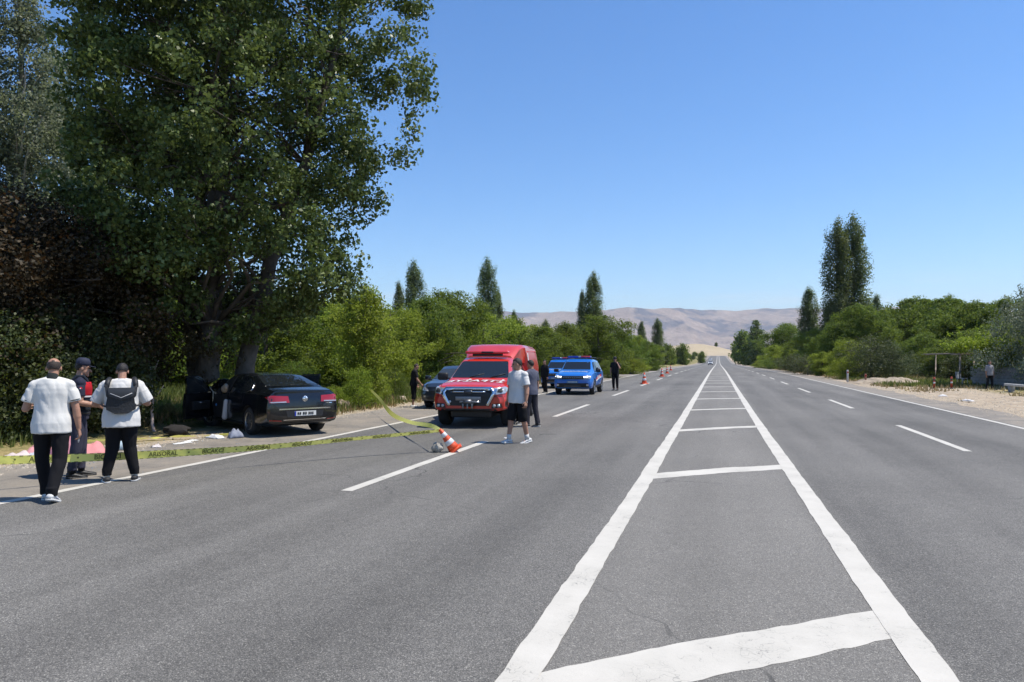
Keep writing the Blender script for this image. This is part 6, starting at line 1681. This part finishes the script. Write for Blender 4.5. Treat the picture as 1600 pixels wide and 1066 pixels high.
vm = crown_mesh("grape_vine", C, 26, .13, .13, rng, .6); vm.materials.append(L_VINE); vo = link("grape_vine", vm); vo.location = (PX, PY, pz); tag(vo, "bright yellow green grape vine spread over the pergola", "vine")
WALL = mat("grey_cement_block", (.27, .265, .26), .95, var=.2, vscale=4, bump=.5, bscale=18)
xa, ya = at(1516, 47.5); xb, yb = at(1690, 37.5)
wl = empty("low_wall", (xa, ya, float(ground_z(xa, ya)) - .08), math.atan2(yb - ya, xb - xa), "low grey cement block wall behind the silvery tree", "wall")
Lw = math.hypot(xb - xa, yb - ya); g = Geo(); g.box((.19, .09, .092), (.385, .18, .185), 0, None, .012); bmsh = g.mesh("block"); bmsh.materials.append(WALL); nb = 0
for r_ in range(6):
    for c_ in range(int(Lw / .4)):
        if nb >= 295: break
        o = link("block", bmsh, wl); o.location = (c_ * .4 + (.2 if r_ % 2 else 0) + rg.uniform(-.004, .004), rg.uniform(-.006, .006), r_ * .195); nb += 1
g = Geo(); g.box((Lw / 2, .1, 6 * .195 + .03), (Lw, .26, .06), 0, None, .01); g.obj("coping", WALL, wl)
g = Geo(); g.box((Lw / 2, .09, .58), (Lw - .1, .11, 1.1), 0); g.obj("mortar_core", mat("grey_mortar", (.18, .175, .17), .95), wl)
# sitting things under the pergola: a white plastic chair
x, y = at(1503, 46.3); ch = empty("plastic_chair", (x, y, float(ground_z(x, y))), .6, "pale plastic chair in the shade behind the pergola post", "chair"); PL = mat("pale_plastic", (.42, .44, .48), .4)
g = Geo(); g.box((0, 0, .43), (.44, .42, .035), 0, None, .012); g.obj("seat", PL, ch)
g = Geo(); g.box((0, .21, .66), (.44, .035, .42), 0, Matrix.Rotation(-.12, 4, 'X'), .012); g.obj("backrest", PL, ch)
for dx in (-.19, .19):
    for dy in (-.18, .18):
        g = Geo(); g.tube([(dx, dy, .42), (dx * 1.15, dy * 1.15, 0)], [.022, .018], 6); g.obj("leg", PL, ch)
BOL = mat("faded_red_bollard", (.40, .06, .03), .6, var=.15); RSTR = CONEW
for (px, D), lab in zip(((1459, 41.6), (1486, 41.2)), ("red striped flexible bollard at the forecourt edge, the left one", "red striped flexible bollard at the forecourt edge, the one by the pergola post")):
    x, y = at(px, D); e = empty("bollard", (x, y, float(ground_z(x, y))), 0, lab, "bollard", "red bollards at the forecourt edge")
    g = Geo(); g.lathe([(.20, 0), (.20, .03), (.09, .05)], 'z', seg=16); g.obj("base", BLACKP, e)
    g = Geo(); g.lathe([(.055, .04), (.055, .62), (.05, .66), (.001, .665)], 'z', seg=14); b = g.obj("tube", BOL, e)
    for z0 in (.30, .46): g = Geo(); g.lathe([(.055, z0), (.058, z0 + .003), (.058, z0 + .087), (.055, z0 + .09)], 'z', seg=14); g.obj("reflective_band", mat("dull_black_band", (.05, .05, .05), .5) if z0 > .4 else RSTR, b)
PW = mat("marker_post_white", (.50, .48, .45), .6, var=.15)
for (px, D, h), lab in zip(((1324, 52.5, .95), (1352, 50.5, .7), (1013, 108, 1.1)), ("slim whitish marker post by the right road edge", "short reddish marker post nearer the dirt heap", "white marker post before the dark rounded tree on the left")):
    x, y = at(px, D); e = empty("marker_post", (x, y, float(ground_z(x, y)) - .03), .2, lab, "marker post", "road marker posts")
    g = Geo(); g.box((0, 0, h / 2), (.13, .06, h), 0, None, .015); p_ = g.obj("post", PW if px != 1352 else mat("rusty_post", (.34, .16, .10), .8), e)
    g = Geo(); g.box((0, -.032, h * .82), (.10, .006, .12), 0); g.obj("reflector", REDV if px != 1013 else BLACKP, p_)
x, y = at(1383, 50.5); HEAP = mat("pale_rubble_earth", (.30, .245, .18), .95, var=.35, vscale=3, bump=.9, bscale=8)
bm = bmesh.new(); bmesh.ops.create_grid(bm, x_segments=60, y_segments=40, size=1)
for v in bm.verts:
    u, w = v.co.x, v.co.y; r2_ = (u * u + w * w); z = max(0, 1 - r2_) ** .9 * (.75 + .5 * mnoise.noise(Vector((u * 2.2, w * 2.2, 5)))) * .62 + (.10 * mnoise.noise(Vector((u * 9, w * 7, 2))) if r2_ < 1 else 0)
    v.co = Vector((u * 3.3, w * 1.7, z - .05))
g = Geo(); g.bm(bm, 0, True); o = g.obj("dirt_heap", HEAP); o.location = (x, y, float(ground_z(x, y))); o.rotation_euler = (0, 0, .25); tag(o, "low heap of pale dirt and rubble by the right verge", "dirt heap")
xr, yr = at(1570, 38.8); xs_, ys_ = at(1650, 33.5)
g = Geo(); g.box((0, 0, .38), (math.hypot(xs_ - xr, ys_ - yr), .16, .12), 0, None, .02)
bn = empty("bench_beam", ((xr + xs_) / 2, (yr + ys_) / 2, float(ground_z((xr + xs_) / 2, (yr + ys_) / 2))), math.atan2(ys_ - yr, xs_ - xr), "whitish wooden beam on short blocks under the silvery tree", "beam"); g.obj("beam", mat("whitish_timber", (.50, .48, .44), .8, var=.15), bn)
for dx in (-2.0, 0, 2.0):
    g = Geo(); g.box((dx, 0, .16), (.22, .24, .32), 0, None, .015); g.obj("block", WALL, bn)
for px, D, sz, lab in ((1472, 33.2, (.35, .25), "white crumpled bag on the dirt forecourt"), (1510, 29.5, (.5, .2), "pale crumpled plastic near the road on the dirt forecourt")):
    x, y = at(px, D); rag_((x, y), sz, (.56, .55, .54), px % 7, lab, .10, "plastic_bag", "bag")

# loose gravel and grit swept to the edges of the asphalt
rng = np.random.default_rng(123)
def gravel(name, n, xf, y0, y1, smin, smax, m, label, seed):
    r = np.random.default_rng(seed); y = y0 + (y1 - y0) * r.random(n) ** 1.6; x = xf(y, r); s = smin + (smax - smin) * r.random(n) ** 3
    z = np.where((x > -10.9) & (x < 8.6), road_z(y), ground_z(x, y)) + s * .25
    P = np.stack([x, y, z], -1); T4 = np.array([[1, 0, -.5], [-.5, .87, -.5], [-.5, -.87, -.5], [.1, .05, .75]])
    a = r.uniform(0, 6.28, n); ca, sa = np.cos(a), np.sin(a)
    V = np.zeros((n, 4, 3)); k = r.uniform(.6, 1.3, (n, 4))
    for i in range(4):
        V[:, i, 0] = (T4[i, 0] * ca - T4[i, 1] * sa) * s * k[:, i]; V[:, i, 1] = (T4[i, 0] * sa + T4[i, 1] * ca) * s * k[:, i]; V[:, i, 2] = T4[i, 2] * s * k[:, i] * .8
    V += P[:, None, :]
    F = (np.arange(n)[:, None, None] * 4 + np.array([[0, 1, 3], [1, 2, 3], [2, 0, 3]])[None]).reshape(-1, 3)
    o = link(name, np_mesh(name, V.reshape(-1, 3), tris=F), None, m); tag(o, label, None, None, "stuff")
GRV = mat("mixed_gravel", (.30, .265, .215), .9, var=.5, vscale=30)
gravel("gravel", 9000, lambda y, r: -10.9 + r.normal(0, .38, len(y)), 3, 70, .008, .045, GRV, "loose gravel along the left edge of the shoulder", 1)
gravel("gravel", 7000, lambda y, r: 8.7 + r.normal(.2, .45, len(y)), 8, 80, .008, .045, GRV, "loose gravel along the right edge of the shoulder", 2)
gravel("gravel", 5000, lambda y, r: r.uniform(9, 15, len(y)), 18, 55, .01, .07, GRV, "stones scattered over the dirt forecourt", 3)
gravel("debris", 700, lambda y, r: -10.2 + r.normal(0, .7, len(y)), 9, 17, .006, .03, mat("crash_shards", (.16, .17, .18), .3, var=.8, vscale=40), "small dark and glassy shards strewn by the crashed car", 4)
